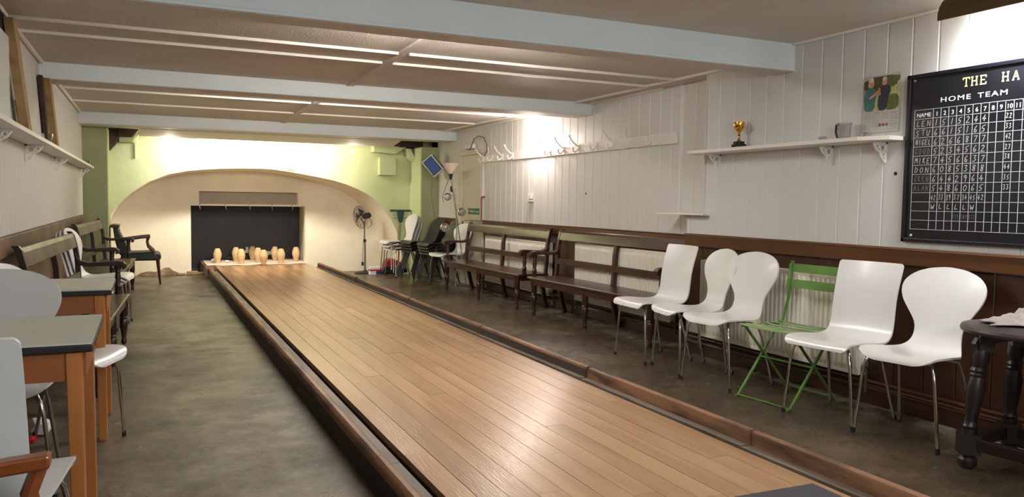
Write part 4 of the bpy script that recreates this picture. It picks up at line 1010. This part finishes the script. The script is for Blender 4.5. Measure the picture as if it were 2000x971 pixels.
# bits on floor
crumple('tissue', 'crumpled white tissue on the floor under the left tables', 'tissue', (-.50, 4.53, .03), .05, M_paper, (1, .8, 1.2), seed=8)
tag(MB().lathe([(.02, 0), (.022, .01), (.018, .025)], n=10).box(-.012, -.03, .004, .012, .03, .018).build('red_cap', M_redp, loc=(-.52, 4.42, 0), smooth=True), 'small red plastic cap on the floor beside the tissue', 'cap')

# ------------------------------------------------------------------ pub table right
pt = thing('pub_table', 'dark round pub table with turned legs at the right edge', 'table', (3.64, 2.22, 0))
TH = .665
MB().lathe([(.28, TH-.03), (.298, TH-.026), (.302, TH-.014), (.296, TH-.002), (.285, TH)], n=48).build('table_top', M_pubtop, pt, smooth=True)
lp = [(.026, .002), (.040, .02), (.040, .045), (.026, .062), (.03, .07)]
lp2 = [(.030, .19), (.034, .20), (.028, .21), (.026, .23), (.038, .33), (.040, .38), (.030, .43), (.036, .44), (.030, .45), (.036, .46), (.028, .475), (.038, .52), (.032, .555)]
ang = [math.radians(a_) for a_ in (142, 232, 322, 52)]
lg = []
for a_ in ang:
    x, y = .255*math.cos(a_), .255*math.sin(a_); tx, ty = .205*math.cos(a_), .205*math.sin(a_); lg.append((x, y))
    Mx = Matrix.Identity(3)
    mb = MB(); mb.lathe(lp, (x, y, 0), 14)
    R3 = Matrix.Translation((x, y, 0)) @ Matrix.Rotation(a_, 4, 'Z')
    mb.box(-.042, -.042, .07, .042, .042, .165, R3)
    pr2 = lp2
    k0 = len(mb.v); mb.lathe(pr2, (x, y, 0), 14)
    mb.lathe([(.034, .165), (.034, .19)], (x, y, 0), 14)
    for i in range(k0, len(mb.v)):
        v = mb.v[i]; u = (v[2]-.165)/.5; mb.v[i] = (v[0]+(tx-x)*u, v[1]+(ty-y)*u, v[2])
    L_ = mb.build('leg', M_pub, pt, smooth=True)
    MB().box(-.03, -.03, .55, .03, .03, TH-.03, Matrix.Translation((tx, ty, 0)) @ Matrix.Rotation(a_, 4, 'Z')).build('leg_block', M_pub, L_)
for i in range(4):
    a, b = lg[i], lg[(i+1) % 4]; mb = MB(); bar(mb, (a[0], a[1], .12), (b[0], b[1], .12), .055, .03, (0, 0, 1)); mb.build('stretcher', M_pub, pt, bevel=.004)
    a, b = [(v[0]*.8, v[1]*.8) for v in (a, b)]
    p1, p2 = Vector((a[0], a[1], 0)), Vector((b[0], b[1], 0)); u = (p2-p1); L0 = u.length; u.normalize(); nn = Vector((-u.y, u.x, 0))
    poly = [(0, TH-.03), (L0, TH-.03), (L0, .56)]+[(L0*(1-k/8), .57+.045*math.sin(PI*k/8)) for k in range(1, 8)]+[(0, .56)]
    MB().prism(poly, p1, u, (0, 0, 1), nn*.02).build('apron', M_pub, pt)
# rounded bracket board at the left of the table
a_ = ang[0]; MB().prism([(0, TH-.03), (.0, .47), (.02, .455), (.045, .47), (.06, .52), (.055, .58), (.03, .63)], (.2*math.cos(a_), .2*math.sin(a_)-.01, 0), (math.cos(a_), math.sin(a_), 0), (0, 0, 1), (0, .02, 0)).build('bracket', M_pub, pt)
# cloth
cl = MB(); nx, ny = 22, 16; vs = []
rc = random.Random(5)
for j in range(ny+1):
    for i in range(nx+1):
        u, v = i/nx-.5, j/ny-.5; rr = math.hypot(u*2, v*2)
        h = max(0, 1-rr**1.6)*(.034+.030*math.sin(u*11+1.2)*math.cos(v*9)+.026*math.sin(u*21+v*17)+.012*math.sin(u*37-v*29))
        vs.append((u*.30*(1+.15*math.sin(v*9)), v*.20*(1+.15*math.sin(u*8)), max(.002, h+.012)))
cl.add(vs, [(j*(nx+1)+i, j*(nx+1)+i+1, (j+1)*(nx+1)+i+1, (j+1)*(nx+1)+i) for j in range(ny) for i in range(nx)])
o = cl.build('bar_cloth', M_cloth, loc=(3.66, 2.29, TH), rot=(0, 0, -.7), smooth=False)
o.data.polygons.foreach_set('use_smooth', [True]*len(o.data.polygons)); s_ = o.modifiers.new('s', 'SOLIDIFY'); s_.thickness = .004
tag(o, 'crumpled grey-white cloth on the dark round table', 'cloth')

# ------------------------------------------------------------------ fan
fn = thing('pedestal_fan', 'black pedestal fan standing under the right side of the arch', 'fan', (3.24, 12.72, 0))
MB().lathe([(.17, 0), (.17, .012), (.12, .03), (.03, .045), (.02, .06)], n=24).build('base', M_foot, fn, smooth=True)
MB().tube([(0, 0, .05), (-.005, 0, .55)], .017, 10).build('lower_pole', M_steel, fn, smooth=True)
MB().tube([(-.005, 0, .52), (-.015, 0, .86)], .011, 10).build('upper_pole', M_steel, fn, smooth=True)
MB().lathe([(.022, .51), (.022, .56)], (-.005, 0, 0), 12).build('collar', M_foot, fn, smooth=True)
hd = Matrix.Translation((-.035, -.02, .93)) @ Matrix.Rotation(math.radians(-12), 4, 'Y') @ Matrix.Rotation(math.radians(13), 4, 'Z') @ Matrix.Scale(.9, 4)
mb = MB(); prof = [(.02, -.02), (.045, 0), (.055, .03), (.055, .11), (.04, .14), (.01, .145)]
for r, z in [(0, 0)]: pass
mt_ = MB(); mt_.lathe(prof, (0, 0, 0), 14, Matrix.Rotation(PI/2, 3, 'Y')); mt_.v = [tuple(hd @ Vector(v)) for v in mt_.v]; mt_.build('motor_housing', M_foot, fn, smooth=True)
mb = MB()
for xx, rr in ((-.03, .20), (-.075, .205), (-.12, .16), (-.135, .08), (-.0, .12)):
    mb.tube([(xx, rr*math.cos(2*PI*i/28), rr*math.sin(2*PI*i/28)) for i in range(28)], .004 if rr > .2 else .0022, 5, closed=True)
for i in range(28):
    a_ = 2*PI*i/28; c_, s2 = math.cos(a_), math.sin(a_)
    mb.tube([(-.14, .02*c_, .02*s2), (-.12, .16*c_, .16*s2), (-.075, .205*c_, .205*s2), (-.03, .2*c_, .2*s2), (0, .06*c_, .06*s2)], .0016, 4)
mb.v = [tuple(hd @ Vector(v)) for v in mb.v]; mb.build('grille', mat('dark_wire', (60, 54, 50), .4, metal=.6), fn)
for k in range(3):
    mb = MB(); a0 = 2*PI*k/3; vs = []
    for i in range(6):
        r = .03+.145*i/5; 
        for j, da in enumerate((-.42, .42)):
            aa = a0+da*(.6+.5*i/5); vs.append((-.06+.022*(1 if j else -1), r*math.cos(aa), r*math.sin(aa)))
    mb.add(vs, [(2*i, 2*i+1, 2*i+3, 2*i+2) for i in range(5)]); mb.v = [tuple(hd @ Vector(v)) for v in mb.v]
    o = mb.build('blade', M_foot, fn); s_ = o.modifiers.new('s', 'SOLIDIFY'); s_.thickness = .003
MB().tube([(.07, 0, .90), (.11, .0, .84), (.09, -.02, .77), (.03, -.02, .74)], .004, 6).build('cord', M_foot, fn, smooth=True)
MB().tube([(-.01, -.02, .74), (-.04, -.03, .5), (-.05, -.03, .19)], .0035, 6).box(-.065, -.045, .13, -.035, -.015, .19).build('cord', M_foot, fn)
# T-headed pole
tp = thing('squeegee_stand', 'dark teal T-headed pole standing upright behind the stacked white chairs', 'stand', (3.74, 12.42, 0))
MB().prism([(-.17, 1.02), (.17, 1.02), (.17, 1.05), (-.17, 1.05)], (0, -.03, 0), (1, 0, 0), (0, 0, 1), (0, .06, 0)).build('head_bar', M_teal, tp, bevel=.006)
MB().prism([(-.05, 1.02), (.06, 1.02), (.045, .9), (.02, .84), (-.015, .84), (-.035, .9)], (0, -.03, 0), (1, 0, 0), (0, 0, 1), (0, .06, 0)).build('head_body', M_teal, tp, bevel=.008)
for z in (.965, .915): MB().tube([(-.12, 0, z), (.12, 0, z+.01)], .006, 6).build('rod', M_steel, tp, smooth=True)
MB().tube([(0, 0, .85), (-.02, 0, .4), (-.03, 0, .1)], .014, 10).build('pole', M_steel, tp, smooth=True)
MB().tube([(-.02, -.02, .84), (-.04, -.02, .64), (-.05, -.03, .58), (-.01, -.03, .55)], .006, 6).build('cord', M_rawwood, tp, smooth=True)
MB().prism([(-.06, 0), (.03, 0), (.035, .1), (-.02, .2), (-.07, .1)], (0, -.02, 0), (1, 0, 0), (0, 0, 1), (0, .04, 0)).build('foot', M_steel, tp, bevel=.004)
# box and bag on the floor
bx = thing('cardboard_box', 'white red and navy printed box on the floor beside the fan', 'box', (3.34, 12.50, 0))
MB().box(-.085, -.06, 0, .11, .06, .12).build('carton', M_paper, bx, bevel=.002)
MB().box(-.087, -.062, .06, .112, .062, .085).build('red_band', M_redp, bx); MB().box(.01, -.063, .005, .113, .062, .058).build('navy_panel', M_navy, bx)
bg = thing('tool_bag', 'red and black soft bag on the floor behind the stacked white chairs', 'bag', (3.68, 12.62, 0))
MB().prism([(-.17, .10), (-.15, .20), (-.08, .25), (.02, .235), (.14, .17), (.2, .10)], (0, -.11, 0), (1, 0, 0), (0, 0, 1), (0, .2, 0)).build('red_top', M_red, bg, bevel=.02)
MB().prism([(-.18, 0), (-.19, .10), (.21, .10), (.22, 0)], (0, -.12, 0), (1, 0, 0), (0, 0, 1), (0, .22, 0)).build('black_body', M_foot, bg, bevel=.015)

# ------------------------------------------------------------------ floor lamps by the door
fl = thing('floor_lamp', 'uplighter floor lamp with pinkish cone shade by the fire door', 'lamp', (4.06, 10.29, 0))
MB().lathe([(.13, 0), (.13, .012), (.05, .022), (.012, .03)], n=20).build('base', M_steel, fl, smooth=True)
MB().tube([(0, 0, .02), (-.26, -.04, 1.58)], .009, 8).build('pole', M_steel, fl, smooth=True)
MB().lathe([(.02, .07), (.05, .1), (.125, .215), (.12, .215), (.045, .105), (.015, .08)], (-.26, -.04, 1.50), 20).build('shade', M_shade, fl, smooth=True)
MB().lathe([(.012, 0), (.032, .078), (.012, .08)], (-.26, -.04, 1.495), 14).build('shade_cup', M_foot, fl, smooth=True)
sl = thing('spot_floor_lamp', 'chrome floor lamp with three round spot heads behind the uplighter', 'lamp', (3.98, 10.42, 0))
MB().tube([(-.03, 0, .02), (-.02, 0, .75), (-.05, 0, 1.38)], .009, 8).build('pole', M_steel, sl, smooth=True)
MB().lathe([(.12, 0), (.12, .012), (.02, .022)], n=20).build('base', M_steel, sl, smooth=True)
for (x, y, z, r) in ((-.16, 0, 1.26, .055), (.02, -.08, 1.05, .06), (-.20, .0, .83, .065)):
    h = MB(); h.sphere((x, y, z), r, 14).build('spot_head', M_chrome, sl, smooth=True)
    hh = MB().tube([(x, y, z), (-.03, 0, z+.03)], .006, 6).build('spot_arm', M_steel, sl)
    MB().lathe([(r*.72, 0), (r*.78, .012), (r*.3, .014)], (x-.012, y-r*.72, z-.01), 14, Matrix.Rotation(PI/2, 3, 'X')).build('spot_lens', M_steel, sl, smooth=True)
MB().sphere((-.10, 0, 1.37), .035, 10, (.7, .7, 1.3)).build('dimmer', M_foot, sl, smooth=True)
tag(MB().tube([(3.80, 10.3, 1.52), (3.74, 10.3, 1.38), (3.70, 10.3, 1.25), (3.72, 10.3, 1.18)], .004, 6).tube([(3.66, 10.6, 1.62), (3.64, 10.6, 1.3), (3.70, 10.6, .95)], .003, 6).build('cable', M_cable, smooth=True), 'loose lamp cables hanging beside the spot lamp', 'cable')
# blue fronted speaker
sp = thing('wall_speaker', 'tilted white-cased box with blue front on the right pier', 'speaker', (4.02, 11.62, 1.74))
sp.rotation_euler = (math.radians(6), math.radians(-40), math.radians(-34))
MB().box(-.10, -.06, -.15, .10, .09, .15).build('case', M_casing, sp, bevel=.01)
MB().box(-.082, -.066, -.13, .082, -.058, .13).build('grille_frame', M_foot, sp)
MB().box(-.072, -.072, -.12, .072, -.064, .12).build('blue_front', M_blue, sp)
MB().box(.1005, -.045, -.12, .106, .08, .12).build('side_panel', M_armw, sp)
MB().tube([(0, .08, 0), (0, .26, 0)], .015, 8).build('bracket', M_steel, sp)
# sign, exit light
sg = thing('door_sign', 'green fire exit sign with white lettering on the door', 'sign', (XF-.004, 10.41, 1.06))
MB().box(-.004, -.225, -.042, 0, .225, .042).build('plate', M_signg, sg)
wall_text('lettering', 'Push bar to open', 10.385, 1.045, .046, M_white, sg, False, 1.05, XF-.0085)
a = MB(); 
for k in range(2): ribbon(a, [(k*.02, 0), (.015+k*.02, .045)], .006, (.215, -.022), -1, 1, -.0045)
a.build('mark', M_white, sg)
el = thing('exit_light', 'small white emergency light box above the fire door', 'light', (XF, 10.50, 1.975))
MB().box(-.06, -.13, -.03, 0, .16, .035).build('case', M_casing, el, bevel=.004)
MB().box(-.064, -.11, -.02, -.06, .14, .02).build('diffuser', M_paper, el)
tag(MB().tube([(4.14, 10.55, 1.94), (4.15, 10.42, 1.93), (4.15, 10.35, 2.0), (4.16, 10.30, 2.07), (4.16, 10.15, 2.10), (4.18, 10.0, 2.07), (4.19, 9.93, 1.98), (4.195, 9.92, 1.90), (4.195, 10.0, 1.82)], .006, 6).build('cable', M_cable, smooth=True), 'reddish cable looping above the fire exit door', 'cable')
print('planks', nplank)
